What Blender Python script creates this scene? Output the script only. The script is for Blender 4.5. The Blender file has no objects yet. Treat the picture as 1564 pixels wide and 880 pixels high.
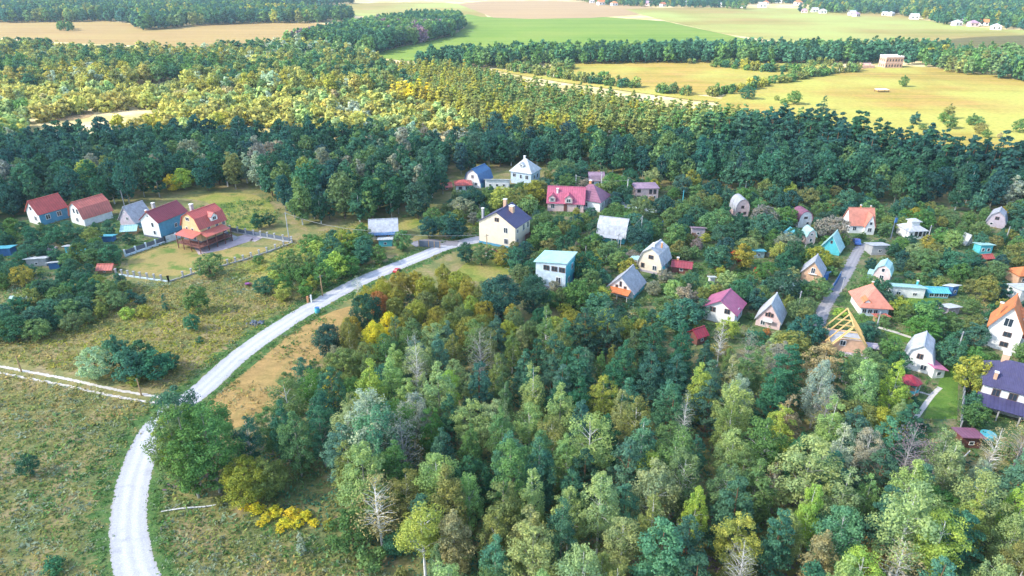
import bpy, math, random
import numpy as np
from mathutils import Vector, Matrix
S = bpy.context.scene
COL = S.collection
R = math.radians

# ---------------------------------------------------------------- camera, sky, sun, exposure
HCAM, PITCH, FPX, CX, CY = 60.0, 25.5, 1042.0, 782.0, 440.0
cam = bpy.data.cameras.new('camera'); camo = bpy.data.objects.new('camera', cam); COL.objects.link(camo)
cam.sensor_width = 36.0; cam.lens = 36.0 * FPX / 1564.0
cam.clip_start = 0.5; cam.clip_end = 20000
camo.location = (0, 0, HCAM); camo.rotation_euler = (R(90 - PITCH), 0, 0)
S.camera = camo
SUN_EL, SUN_AZ = 38.0, math.atan2(-0.97, -0.24)       # azimuth measured from +Y towards +X
SUN_H = Vector((math.sin(SUN_AZ), math.cos(SUN_AZ), 0))
w = bpy.data.worlds.new("World"); S.world = w; w.use_nodes = True
nt = w.node_tree; bg = nt.nodes['Background']; sky = nt.nodes.new('ShaderNodeTexSky')
sky.sky_type = 'NISHITA'; sky.sun_disc = False
sky.sun_elevation = R(SUN_EL); sky.sun_rotation = SUN_AZ % (2 * math.pi)
nt.links.new(sky.outputs[0], bg.inputs[0]); bg.inputs[1].default_value = 0.15
sl = bpy.data.lights.new('sun', 'SUN'); so = bpy.data.objects.new('sun', sl); COL.objects.link(so)
sl.energy = 3.4; sl.angle = R(0.5); sl.color = (1.0, 0.93, 0.80)
dirv = -(SUN_H * math.cos(R(SUN_EL)) + Vector((0, 0, math.sin(R(SUN_EL)))))
so.rotation_euler = dirv.to_track_quat('-Z', 'Y').to_euler(); so.location = (-200, -50, 300)
S.view_settings.view_transform = 'Standard'; S.view_settings.look = 'None'
S.view_settings.gamma = 1; S.view_settings.use_curve_mapping = False
S.view_settings.exposure = 1.62
S.render.engine = 'CYCLES'
cy = S.cycles
cy.use_denoising = True; cy.max_bounces = 5; cy.diffuse_bounces = 3; cy.glossy_bounces = 2
cy.transmission_bounces = 3; cy.transparent_max_bounces = 8; cy.volume_bounces = 0
cy.caustics_reflective = False; cy.caustics_refractive = False
cy.volume_step_rate = 1.0; cy.sample_clamp_indirect = 6

# ---------------------------------------------------------------- measuring the place
sp, cp = math.sin(R(PITCH)), math.cos(R(PITCH))
def G(px, py, z=0.0):
    u, v = (px - CX) / FPX, (py - CY) / FPX
    dx, dy, dz = u, cp - v * sp, -(v * cp + sp)
    t = (z - HCAM) / dz
    return Vector((dx * t, dy * t, z))
def PX(x, y, z=0.0):
    zc = y * cp - (z - HCAM) * sp
    return CX + FPX * x / zc, CY + FPX * (-(z - HCAM) * cp - y * sp) / zc
def inpoly(x, y, poly):
    c = False; n = len(poly); j = n - 1
    for i in range(n):
        xi, yi = poly[i][0], poly[i][1]; xj, yj = poly[j][0], poly[j][1]
        if (yi > y) != (yj > y) and x < (xj - xi) * (y - yi) / (yj - yi) + xi: c = not c
        j = i
    return c
def inpoly_np(P, poly):
    c = np.zeros(len(P), bool); n = len(poly); j = n - 1
    for i in range(n):
        xi, yi = poly[i][0], poly[i][1]; xj, yj = poly[j][0], poly[j][1]
        if yi != yj:
            m = ((yi > P[:, 1]) != (yj > P[:, 1])) & (P[:, 0] < (xj - xi) * (P[:, 1] - yi) / (yj - yi) + xi)
            c ^= m
        j = i
    return c
def GP(pts): return [tuple(G(*p))[:2] for p in pts]

# ---------------------------------------------------------------- materials
MATS = {}
def nodes_of(m):
    m.use_nodes = True
    t = m.node_tree; b = t.nodes['Principled BSDF']; return t, b
def mix_rgb(t, fac, a, b, mode='MIX'):
    n = t.nodes.new('ShaderNodeMix'); n.data_type = 'RGBA'; n.blend_type = mode
    for sock, v in ((n.inputs[0], fac), (n.inputs[6], a), (n.inputs[7], b)):
        if hasattr(v, 'links') or hasattr(v, 'is_linked'): t.links.new(v, sock)
        elif isinstance(v, (int, float)): sock.default_value = v
        else: sock.default_value = (*v, 1)
    return n.outputs[2]
def noise(t, scale, detail=4, rough=0.6, coord=None, dist=0.0):
    n = t.nodes.new('ShaderNodeTexNoise'); n.inputs['Scale'].default_value = scale
    n.inputs['Detail'].default_value = detail; n.inputs['Roughness'].default_value = rough
    n.inputs['Distortion'].default_value = dist
    if coord is not None: t.links.new(coord, n.inputs['Vector'])
    return n.outputs[0]
def ramp(t, fac, stops):
    n = t.nodes.new('ShaderNodeValToRGB'); t.links.new(fac, n.inputs[0])
    e = n.color_ramp.elements
    while len(e) < len(stops): e.new(0.5)
    for k, (p, c) in enumerate(stops):
        e[k].position = p; e[k].color = (*c, 1) if len(c) == 3 else c
    return n.outputs[0]
def coords(t, which='Object', scale=None):
    c = t.nodes.new('ShaderNodeTexCoord').outputs[which]
    if scale:
        m = t.nodes.new('ShaderNodeMapping'); m.inputs['Scale'].default_value = scale
        t.links.new(c, m.inputs[0]); c = m.outputs[0]
    return c
def bump(t, b, h, dist=0.03, strength=0.6):
    n = t.nodes.new('ShaderNodeBump'); n.inputs['Strength'].default_value = strength
    n.inputs['Distance'].default_value = dist; t.links.new(h, n.inputs['Height'])
    t.links.new(n.outputs[0], b.inputs['Normal'])
def plain(key, c, rough=0.85, var=0.22, scale=1.3, metal=0.0):
    """painted plaster, wood or concrete with stains"""
    if key in MATS: return MATS[key]
    m = bpy.data.materials.new(key); t, b = nodes_of(m)
    co = coords(t)
    f = noise(t, scale, 6, 0.65, co)
    dark = tuple(x * (1 - var) for x in c); lite = tuple(min(1, x * (1 + var * .5)) for x in c)
    col = ramp(t, f, [(0.3, dark), (0.62, lite)])
    f2 = noise(t, 9, 3, 0.6, co)
    col = mix_rgb(t, 0.25, col, ramp(t, f2, [(0.35, tuple(x * .75 for x in c)), (0.7, lite)]))
    t.links.new(col, b.inputs['Base Color'])
    b.inputs['Roughness'].default_value = rough; b.inputs['Metallic'].default_value = metal
    bump(t, b, f2, 0.01, 0.4)
    MATS[key] = m; return m
def roofmat(key, c, kind='metal', axis='X'):
    """ribbed metal, wavy fibre cement or tiles; ribs run down the slope"""
    if key + axis in MATS: return MATS[key + axis]
    m = bpy.data.materials.new(key); t, b = nodes_of(m)
    co = coords(t)
    wv = t.nodes.new('ShaderNodeTexWave'); wv.wave_type = 'BANDS'; wv.bands_direction = axis
    wv.inputs['Scale'].default_value = {'metal': 0.55, 'slate': 1.0, 'tile': 1.3}[kind]
    wv.inputs['Distortion'].default_value = 0.0
    t.links.new(co, wv.inputs['Vector'])
    f = noise(t, 0.9, 6, 0.7, co)
    s = 0.32 if kind == 'slate' else 0.24
    col = ramp(t, f, [(0.3, tuple(x * (1 - s) for x in c)), (0.68, tuple(min(1, x * (1 + s * .6)) for x in c))])
    line = ramp(t, wv.outputs[0], [(0.0, (0.66, 0.66, 0.66)), (0.25, (1, 1, 1))])
    col = mix_rgb(t, 0.7, col, line, 'MULTIPLY')
    st = noise(t, 1.0, 5, 0.7, coords(t, 'Object', (2.2, 2.2, 0.4) if kind != 'slate' else (1.1, 1.1, .3)))
    col = mix_rgb(t, ramp(t, st, [(0.52, (0, 0, 0)), (0.70, (.45, .45, .45))]), col, (c[0] * .45 + .06, c[1] * .45 + .05, c[2] * .45 + .045))
    if kind == 'slate':   # weathered streaks and moss
        st = noise(t, 1.0, 4, 0.6, coords(t, 'Object', (3.2, 3.2, 0.5)))
        col = mix_rgb(t, ramp(t, st, [(0.5, (0, 0, 0)), (0.72, (.6, .6, .6))]), col, (c[0] * .5, c[1] * .55, c[2] * .48))
    t.links.new(col, b.inputs['Base Color'])
    b.inputs['Roughness'].default_value = 0.45 if kind == 'metal' else 0.8
    bump(t, b, wv.outputs[0], 0.03, 0.6)
    MATS[key + axis] = m; return m
def glassmat():
    if 'glass' in MATS: return MATS['glass']
    m = bpy.data.materials.new('glass'); t, b = nodes_of(m)
    b.inputs['Base Color'].default_value = (.035, .05, .07, 1); b.inputs['Roughness'].default_value = .12
    b.inputs['Specular IOR Level'].default_value = .8
    MATS['glass'] = m; return m
def leafmat():
    if 'leaf' in MATS: return MATS['leaf']
    m = bpy.data.materials.new('leaf'); m.use_nodes = True; t = m.node_tree
    t.nodes.remove(t.nodes['Principled BSDF']); out = t.nodes['Material Output']
    a = t.nodes.new('ShaderNodeAttribute'); a.attribute_type = 'INSTANCER'; a.attribute_name = 'tint'
    g = t.nodes.new('ShaderNodeNewGeometry')
    v = ramp(t, g.outputs['Random Per Island'], [(0.0, (.72, .75, .80)), (0.5, (1, 1, 1)), (1.0, (1.3, 1.25, 1.08))])
    col = mix_rgb(t, 1.0, a.outputs['Color'], v, 'MULTIPLY')
    # patches of a crown differ in age and colour of leaf
    f = noise(t, 0.55, 2, 0.5, coords(t))
    col = mix_rgb(t, 1.0, col, ramp(t, f, [(0.3, (.74, .86, .95)), (0.68, (1.22, 1.10, .92))]), 'MULTIPLY')
    col = mix_rgb(t, 1.0, col, (2.2, 2.22, 2.15), 'MULTIPLY')
    d = t.nodes.new('ShaderNodeBsdfDiffuse'); tr = t.nodes.new('ShaderNodeBsdfTranslucent')
    mx = t.nodes.new('ShaderNodeMixShader'); mx.inputs[0].default_value = 0.34
    t.links.new(col, d.inputs[0]); t.links.new(col, tr.inputs[0])
    t.links.new(d.outputs[0], mx.inputs[1]); t.links.new(tr.outputs[0], mx.inputs[2])
    t.links.new(mx.outputs[0], out.inputs[0])
    MATS['leaf'] = m; return m
def barkmat(key, c, stripes=False):
    if key in MATS: return MATS[key]
    m = bpy.data.materials.new(key); t, b = nodes_of(m)
    f = noise(t, 3.0, 4, 0.7, coords(t, 'Object', (1, 1, 2.4 if stripes else .6)))
    lo = (.05, .045, .04) if stripes else tuple(x * .5 for x in c)
    t.links.new(ramp(t, f, [(0.36, lo), (0.44 if stripes else .6, c)]), b.inputs['Base Color'])
    b.inputs['Roughness'].default_value = .9
    MATS[key] = m; return m
def groundmat(key, stops, scale, fine=2.2, fine_amt=0.35, streak=None, b_dist=0.12, big=None, bigscale=0.012):
    """stops: colours patched by noise at world scale"""
    if key in MATS: return MATS[key]
    m = bpy.data.materials.new(key); t, b = nodes_of(m)
    co = coords(t, 'Object')
    f = noise(t, scale, 7, 0.62, co, 0.4)
    col = ramp(t, f, stops)
    if streak:
        f3 = noise(t, 1.0, 4, 0.6, coords(t, 'Object', streak))
        col = mix_rgb(t, 0.55, col, ramp(t, f3, stops))
        f4 = noise(t, 1.0, 3, 0.7, coords(t, 'Object', (streak[0] * .6, streak[1] * 7, 1)))
        col = mix_rgb(t, 0.45, col, ramp(t, f4, [(0.38, (.62, .66, .62)), (0.6, (1.25, 1.22, 1.2))]), 'MULTIPLY')
    if big:
        fb = noise(t, bigscale, 3, 0.5, co)
        col = mix_rgb(t, ramp(t, fb, [(0.42, (0, 0, 0)), (0.6, (.8, .8, .8))]), col, big)
    f2 = noise(t, fine, 5, 0.75, co)
    col = mix_rgb(t, fine_amt, col, ramp(t, f2, [(0.32, (.42, .48, .42)), (0.66, (1.7, 1.65, 1.55))]), 'MULTIPLY')
    t.links.new(col, b.inputs['Base Color']); b.inputs['Roughness'].default_value = .95
    b.inputs['Specular IOR Level'].default_value = .1
    bump(t, b, f2, b_dist, 0.7)
    MATS[key] = m; return m

# ---------------------------------------------------------------- mesh helpers
class MB:
    def __init__(s): s.v = []; s.f = []
    def add(s, vs, fs):
        n = len(s.v); s.v += [tuple(v) for v in vs]; s.f += [tuple(i + n for i in f) for f in fs]; return s
    def box(s, x0, x1, y0, y1, z0, z1, M=None):
        vs = [Vector((x, y, z)) for z in (z0, z1) for y in (y0, y1) for x in (x0, x1)]
        if M: vs = [M @ v for v in vs]
        return s.add(vs, [(0, 2, 3, 1), (4, 5, 7, 6), (0, 1, 5, 4), (2, 6, 7, 3), (0, 4, 6, 2), (1, 3, 7, 5)])
    def prism(s, prof, y0, y1, ax='Y'):
        """closed outline (u,z) extruded along an axis"""
        n = len(prof)
        P = (lambda u, z, y: (u, y, z)) if ax == 'Y' else (lambda u, z, y: (y, u, z))
        s.add([P(u, z, y0) for u, z in prof] + [P(u, z, y1) for u, z in prof],
              [tuple(range(n)), tuple(range(2 * n - 1, n - 1, -1))] + [(i, i + n, (i + 1) % n + n, (i + 1) % n) for i in range(n)])
        return s
    def plate(s, poly, z0, z1):
        n = len(poly)
        s.add([(x, y, z0) for x, y in poly] + [(x, y, z1) for x, y in poly],
              [tuple(range(n - 1, -1, -1)), tuple(range(n, 2 * n))] + [(i, (i + 1) % n, (i + 1) % n + n, i + n) for i in range(n)])
        return s
    def tube(s, pts, rads, seg=6):
        pts = [Vector(p) for p in pts]; rings = []
        for i, p in enumerate(pts):
            d = (pts[min(i + 1, len(pts) - 1)] - pts[max(i - 1, 0)]).normalized()
            a = d.orthogonal().normalized(); b = d.cross(a)
            rings.append([p + (a * math.cos(2 * math.pi * k / seg) + b * math.sin(2 * math.pi * k / seg)) * rads[i] for k in range(seg)])
        vs = [v for r in rings for v in r]; fs = []
        for i in range(len(rings) - 1):
            for k in range(seg):
                fs.append((i * seg + k, i * seg + (k + 1) % seg, (i + 1) * seg + (k + 1) % seg, (i + 1) * seg + k))
        fs.append(tuple(range(seg - 1, -1, -1))); fs.append(tuple(range(len(vs) - seg, len(vs))))
        return s.add(vs, fs)
    def beam(s, a, b, w, h):
        a, b = Vector(a), Vector(b); d = (b - a); L = d.length; d.normalize()
        up = Vector((0, 0, 1)) if abs(d.z) < .95 else Vector((0, 1, 0))
        r = d.cross(up).normalized(); u = r.cross(d)
        M = Matrix((( d.x, r.x, u.x, a.x), (d.y, r.y, u.y, a.y), (d.z, r.z, u.z, a.z), (0, 0, 0, 1)))
        return s.box(0, L, -w / 2, w / 2, -h / 2, h / 2, M)
    def mesh(s, name, mat, smooth=False):
        me = bpy.data.meshes.new(name); me.from_pydata(s.v, [], s.f)
        if smooth: me.polygons.foreach_set('use_smooth', [True] * len(me.polygons))
        me.materials.append(mat); me.update(); return me
    def build(s, name, mat, parent=None, loc=None, rz=0.0, smooth=False):
        o = bpy.data.objects.new(name, s.mesh(name, mat, smooth)); COL.objects.link(o)
        if parent: o.parent = parent
        if loc is not None: o.location = loc
        if rz: o.rotation_euler = (0, 0, rz)
        return o
def tag(o, label=None, cat=None, group=None, kind=None):
    if label: o['label'] = label
    if cat: o['category'] = cat
    if group: o['group'] = group
    if kind: o['kind'] = kind
    return o
def empty(name, loc, rz=0.0):
    o = bpy.data.objects.new(name, None); COL.objects.link(o); o.location = loc; o.rotation_euler = (0, 0, rz)
    o.empty_display_size = .5; return o
def np_quads(name, V, mat, extra=None):
    """V: (n,4,3) quads as one mesh"""
    n = len(V); me = bpy.data.meshes.new(name)
    me.vertices.add(n * 4); me.vertices.foreach_set('co', V.astype(np.float32).ravel())
    me.loops.add(n * 4); me.loops.foreach_set('vertex_index', np.arange(n * 4, dtype=np.int32))
    me.polygons.add(n); me.polygons.foreach_set('loop_start', np.arange(0, n * 4, 4, dtype=np.int32))
    me.polygons.foreach_set('loop_total', np.full(n, 4, dtype=np.int32))
    me.update(calc_edges=True); me.materials.append(mat); return me
LM = leafmat()

# ---------------------------------------------------------------- ground and fields
GRND = groundmat('ground', [(0.30, (.11, .15, .06)), (0.43, (.17, .19, .075)), (0.52, (.24, .22, .085)), (0.60, (.30, .24, .13)), (0.72, (.17, .19, .08))], 0.16, 1.6, 0.4)
def grid_sheet(name, x0, x1, y0, y1, nx, ny, z, mat):
    mb = MB()
    mb.v = [(x0 + (x1 - x0) * i / nx, y0 + (y1 - y0) * j / ny, z) for j in range(ny + 1) for i in range(nx + 1)]
    mb.f = [(j * (nx + 1) + i, j * (nx + 1) + i + 1, (j + 1) * (nx + 1) + i + 1, (j + 1) * (nx + 1) + i) for j in range(ny) for i in range(nx)]
    return mb.build(name, mat)
tag(grid_sheet('ground', -6000, 6000, -600, 9000, 24, 20, 0.0, GRND), 'rough grassland under the village and woods', kind='structure')
def smooth_poly(pts, it=2):
    for _ in range(it):
        q = []
        for i in range(len(pts)):
            a, b = Vector(pts[i]), Vector(pts[(i + 1) % len(pts)])
            q += [tuple(a * .75 + b * .25), tuple(a * .25 + b * .75)]
        pts = q
    return pts
def field(name, label, pts, z, mat, smooth=1):
    poly = smooth_poly([Vector(p) for p in GP(pts)], smooth)
    poly = [(p[0], p[1]) for p in poly]
    mb = MB(); mb.add([(x, y, z) for x, y in poly], [tuple(range(len(poly)))])
    o = mb.build(name, mat); tag(o, label, kind='structure')
    if o.data.polygons[0].normal.z < 0: o.data.flip_normals()
    return o
GOLD = groundmat('gold_grass', [(0.32, (.18, .18, .035)), (0.47, (.28, .22, .05)), (0.58, (.33, .22, .07)), (0.7, (.21, .20, .045))], 0.03, 0.5, 0.28, streak=(.01, .06, .05), big=(.32, .33, .08), bigscale=.016)
TAN = groundmat('tan_stubble', [(0.35, (.25, .17, .07)), (0.5, (.30, .21, .085)), (0.65, (.28, .22, .08))], 0.012, 0.3, 0.18, streak=(.004, .05, .05))
PINK = groundmat('ploughed', [(0.35, (.29, .20, .115)), (0.65, (.33, .24, .13))], 0.008, 0.2, 0.12, streak=(.003, .04, .05))
GRN = groundmat('young_crop', [(0.35, (.10, .18, .025)), (0.5, (.14, .22, .035)), (0.65, (.18, .23, .045))], 0.012, 0.25, 0.15, streak=(.004, .05, .05))
OLV = groundmat('olive_field', [(0.35, (.18, .19, .045)), (0.5, (.25, .21, .07)), (0.65, (.28, .20, .08))], 0.008, 0.25, 0.15, streak=(.003, .03, .05), big=(.28, .33, .10), bigscale=.006)
field('farmland', 'sunlit dry land under the far woods and meadows', [(-900, 222), (500, 218), (780, 232), (1060, 228), (1220, 222), (1564, 290), (2600, 330), (3000, 40), (2300, -18), (-900, -18)], 0.02, groundmat('dry_earth', [(0.32, (.30, .27, .10)), (0.47, (.42, .34, .16)), (0.58, (.55, .45, .28)), (0.7, (.22, .25, .08))], 0.035, 0.5, 0.3), 0)
field('stubble_field', 'tan stubble field between the far woods', [(-700, 30), (60, 33), (150, 31), (200, 36), (218, 46), (300, 38), (400, 34), (490, 35), (520, 42), (450, 53), (400, 67), (300, 74), (200, 69), (100, 66), (0, 57), (-700, 50)], .10, TAN)
field('stubble_field', 'pale strip of field before the pine wood', [(440, 12), (560, 4), (720, 4), (760, 40), (700, 40), (640, 25), (540, 26), (500, 18)], .10, OLV)
field('crop_field', 'bright green crop field beside the pine wood', [(560, 86), (600, 74), (690, 55), (715, 40), (705, 20), (745, 28), (985, 26), (1140, 60), (1200, 72), (1400, 84), (1400, 92), (760, 92), (640, 96)], .14, GRN, 1)
field('ploughed_field', 'pinkish ploughed field at the top of the photo', [(690, 3), (870, 1), (1030, 12), (950, 27), (760, 30), (735, 20)], .18, PINK)
field('dry_field', 'wide tan and olive field below the far settlement', [(945, 11), (1340, 14), (1440, 38), (1564, 48), (2200, 60), (2200, 84), (1564, 84), (1420, 82), (1160, 64), (985, 25)], .22, OLV)
field('meadow', 'small gold meadow enclosed by bushes', [(820, 104), (880, 96), (950, 92), (1230, 96), (1330, 108), (1180, 126), (1160, 130), (1060, 150), (960, 135), (860, 116)], .16, GOLD)
field('meadow', 'large gold meadow dotted with single trees', [(1085, 148), (1180, 126), (1300, 108), (1380, 98), (1564, 122), (2300, 150), (2300, 330), (1564, 292), (1430, 264), (1325, 247), (1220, 224), (1130, 200)], .24, GOLD)
field('dirt_track', 'pale dirt track along the top of the golden wood', [(745, 106), (765, 106), (850, 119), (1000, 138), (1110, 152), (1090, 158), (980, 143), (840, 124)], .30, GOLD)
field('sand_patch', 'pale sand clearing in the far left bushes', [(55, 176), (60, 168), (100, 165), (150, 172), (130, 182), (70, 186)], .12, PINK)
field('sand_patch', 'pale sand clearing right of the first one', [(200, 176), (260, 172), (320, 176), (260, 186)], .12, PINK)
field('sand_patch', 'long sandy clearing at the left edge', [(-60, 118), (40, 117), (90, 122), (60, 128), (-60, 128)], .12, PINK)
STRIP = groundmat('mown_strip', [(0.28, (.27, .23, .08)), (0.42, (.38, .26, .10)), (0.58, (.42, .27, .11)), (0.72, (.30, .25, .09))], 0.12, 2.5, 0.25, streak=(.5, .09, 1))
field('mown_strip', 'orange brown mown strip between road and woods', [(322, 612), (345, 592), (400, 548), (450, 505), (500, 478), (540, 466), (560, 470), (535, 500), (480, 560), (420, 620), (360, 660), (320, 645)], .02, STRIP)
YARD = groundmat('dry_lawn', [(0.34, (.30, .24, .09)), (0.5, (.34, .27, .10)), (0.62, (.13, .20, .045))], 0.18, 2.5, 0.3)
field('yard_lawn', 'dry golden lawn in front of the orange house', [(193, 394), (240, 376), (285, 368), (345, 378), (430, 378), (330, 402), (300, 418), (262, 424), (200, 416)], .02, YARD)
YEL = groundmat('yellow_meadow', [(0.32, (.12, .19, .04)), (0.46, (.24, .26, .06)), (0.6, (.32, .27, .09)), (0.7, (.10, .18, .04))], 0.12, 1.8, 0.5)
field('grass_slope', 'yellow green meadow left of the white road', [(330, 420), (450, 372), (560, 338), (650, 330), (640, 350), (560, 360), (500, 390), (470, 420), (400, 436)], .02, YEL)
field('grass_slope', 'green and gold meadow behind the orange house', [(260, 300), (350, 293), (405, 300), (430, 335), (380, 356), (345, 345), (330, 310)], .024, YEL)
field('grass_slope', 'small meadow by the grey concrete wall', [(640, 350), (660, 328), (700, 322), (770, 322), (740, 345), (680, 352)], .028, YEL)
field('grass_slope', 'yellow green grass below the yellow house', [(690, 420), (720, 395), (770, 398), (800, 402), (770, 425), (720, 432)], .02, YEL)
LAWN = groundmat('garden_lawn', [(0.32, (.08, .16, .03)), (0.55, (.12, .22, .04)), (0.7, (.18, .24, .06))], 0.4, 3, 0.3)
field('garden_lawn', 'mown green lawn beside the pink roofed annex', [(1445, 560), (1464, 555), (1462, 640), (1410, 640), (1422, 610)], .02, LAWN, 0)
field('garden_lawn', 'small mown lawn above the grey barn roof', [(1352, 508), (1395, 508), (1400, 522), (1360, 524)], .02, LAWN, 0)
field('garden_lawn', 'long green lawn right of the salmon hipped roof', [(1368, 455), (1440, 455), (1440, 476), (1372, 480)], .02, LAWN, 0)
GARD = groundmat('garden_soil', [(0.32, (.06, .12, .045)), (0.48, (.10, .16, .06)), (0.59, (.22, .19, .11)), (0.68, (.09, .15, .055))], 0.22, 2.2, 0.4)
field('garden_ground', 'garden beds and grass between the village houses', [(670, 300), (860, 268), (1000, 284), (1300, 300), (1700, 330), (1800, 720), (1500, 706), (1380, 660), (1230, 575), (1100, 535), (960, 495), (840, 470), (760, 440), (800, 390), (700, 340)], .008, GARD, 1)
field('garden_ground', 'garden beds around the left row of houses', [(-300, 330), (60, 320), (230, 330), (280, 362), (190, 392), (175, 425), (60, 440), (-300, 470)], .008, GARD, 1)

# ---------------------------------------------------------------- road, track, lane
def catmull(pts, n=26):
    out = []
    for i in range(len(pts) - 1):
        p0, p1, p2, p3 = pts[max(i - 1, 0)], pts[i], pts[i + 1], pts[min(i + 2, len(pts) - 1)]
        for k in range(n):
            t = k / n
            out.append(tuple(0.5 * ((2 * p1[j]) + (-p0[j] + p2[j]) * t + (2 * p0[j] - 5 * p1[j] + 4 * p2[j] - p3[j]) * t * t + (-p0[j] + 3 * p1[j] - 3 * p2[j] + p3[j]) * t ** 3) for j in (0, 1)))
    out.append(tuple(pts[-1])); return out
def ribbon(name, label, pts, width, z, mat, jag=0.0, seed=1):
    rnd = random.Random(seed); c = catmull(GP(pts)); V = []; n = len(c); uv = []; L = 0
    cols = [-1, -.55, 0, .55, 1]
    for i, (x, y) in enumerate(c):
        a, b = Vector(c[max(i - 1, 0)]), Vector(c[min(i + 1, n - 1)]); d = (b - a).normalized(); nn = Vector((d.y, -d.x))
        if i: L += (Vector(c[i]) - Vector(c[i - 1])).length
        for k in cols:
            wv = width / 2 * k + (rnd.uniform(-jag, jag) if abs(k) == 1 else 0)
            V.append((x + nn.x * wv, y + nn.y * wv, z)); uv.append((k, L))
    m = len(cols)
    F = [(i * m + k, i * m + k + 1, (i + 1) * m + k + 1, (i + 1) * m + k) for i in range(n - 1) for k in range(m - 1)]
    mb = MB(); mb.v = V; mb.f = F; o = mb.build(name, mat); tag(o, label, kind='structure')
    ul = o.data.uv_layers.new(name='UVMap')
    for l in o.data.loops: ul.data[l.index].uv = uv[l.vertex_index]
    if o.data.polygons[0].normal.z < 0: o.data.flip_normals()
    return o
def roadmat(key, c, track, dirt):
    m = bpy.data.materials.new(key); t, b = nodes_of(m)
    u = t.nodes.new('ShaderNodeUVMap'); sx = t.nodes.new('ShaderNodeSeparateXYZ'); t.links.new(u.outputs[0], sx.inputs[0])
    wob = noise(t, 0.12, 2, .5, coords(t)); 
    ad = t.nodes.new('ShaderNodeMath'); ad.operation = 'MULTIPLY_ADD'; ad.inputs[1].default_value = .3
    t.links.new(wob, ad.inputs[0]); t.links.new(sx.outputs[0], ad.inputs[2])
    mp = t.nodes.new('ShaderNodeMapRange'); mp.inputs[1].default_value = -.85; mp.inputs[2].default_value = 1.15
    t.links.new(ad.outputs[0], mp.inputs[0])
    tr = ramp(t, mp.outputs[0], [(0.0, dirt), (0.08, c), (0.20, c), (0.31, track), (0.38, track), (0.47, c), (0.53, c), (0.62, track), (0.69, track), (0.80, c), (0.92, c), (1.0, dirt)])
    f = noise(t, 1.2, 6, .7, coords(t))
    col = mix_rgb(t, 0.3, tr, ramp(t, f, [(0.3, tuple(x * .8 for x in c)), (0.7, tuple(min(1, x * 1.15) for x in c))]))
    f2 = noise(t, 7, 5, .75, coords(t))
    col = mix_rgb(t, 0.4, col, ramp(t, f2, [(0.35, (.4, .4, .4)), (0.65, (1.45, 1.45, 1.45))]), 'MULTIPLY')
    f5 = noise(t, .28, 5, .7, coords(t)); col = mix_rgb(t, ramp(t, f5, [(0.56, (0, 0, 0)), (0.68, (.55, .55, .55))]), col, tuple(x * .62 for x in c))
    t.links.new(col, b.inputs['Base Color']); b.inputs['Roughness'].default_value = .9; bump(t, b, f2, .04, .6)
    return m
ROADC = [(255, 960), (232, 920), (212, 885), (200, 840), (196, 795), (202, 745), (214, 702), (232, 662), (262, 628), (305, 598), (360, 548), (400, 518), (452, 484), (500, 456), (550, 430), (600, 409), (640, 393), (680, 377), (715, 369), (755, 361)]
ribbon('road_verge', 'green grass verge along the white road', ROADC, 8.2, .012, groundmat('verge', [(0.3, (.06, .13, .04)), (0.5, (.09, .17, .05)), (0.7, (.20, .20, .09))], .5, 3, .4), 1.0, 4)
ribbon('gravel_road', 'white dusty gravel road winding from the village', ROADC, 4.0, .03, roadmat('gravel', (.46, .46, .49), (.58, .58, .60), (.36, .34, .29)), .13)
TRK = [(-80, 548), (0, 560), (60, 571), (120, 583), (180, 596), (246, 607)]
dirtm = groundmat('rut_dust', [(0.3, (.50, .46, .42)), (0.7, (.68, .64, .60))], .5, 4, .25)
ribbon('track_rut', 'upper wheel rut of the field track', TRK, .55, .024, dirtm, .12)
ribbon('track_rut', 'lower wheel rut of the field track', [(x - 6, y + 9) for x, y in TRK[1:]], .45, .026, dirtm, .12, 5)
LANE = [(1250, 505), (1256, 478), (1268, 455), (1283, 434), (1296, 412), (1308, 388), (1318, 372)]
ribbon('village_lane', 'grey unpaved lane climbing through the village', LANE, 2.3, .03, roadmat('lane', (.30, .29, .31), (.38, .36, .37), (.18, .17, .13)), .2)
ribbon('side_lane', 'grey lane leading to the wooden gate', [(700, 372), (675, 371), (652, 369), (630, 374)], 3.2, .034, MATS.get('x') or roadmat('lane_b', (.26, .25, .29), (.32, .31, .33), (.2, .19, .15)), .2)
ribbon('garden_path', 'pale paved garden path beside the lawn', [(1398, 640), (1412, 620), (1424, 604), (1436, 592)], .7, .034, dirtm, .03)
ribbon('garden_path', 'short pale path crossing near the red roofed gazebo', [(1404, 599), (1416, 602), (1426, 606)], .5, .036, dirtm, .03)
ribbon('garden_path', 'curved pale path above the small lawn', [(1340, 500), (1362, 506), (1380, 512), (1398, 518)], .8, .034, dirtm, .05)
ribbon('driveway', 'pinkish paved drive beside the orange house', [(300, 384), (335, 377), (360, 369), (385, 362), (400, 364)], 5, .03, groundmat('pavers', [(0.3, (.42, .34, .36)), (0.7, (.52, .44, .46))], .6, 4, .2), .1)
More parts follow.
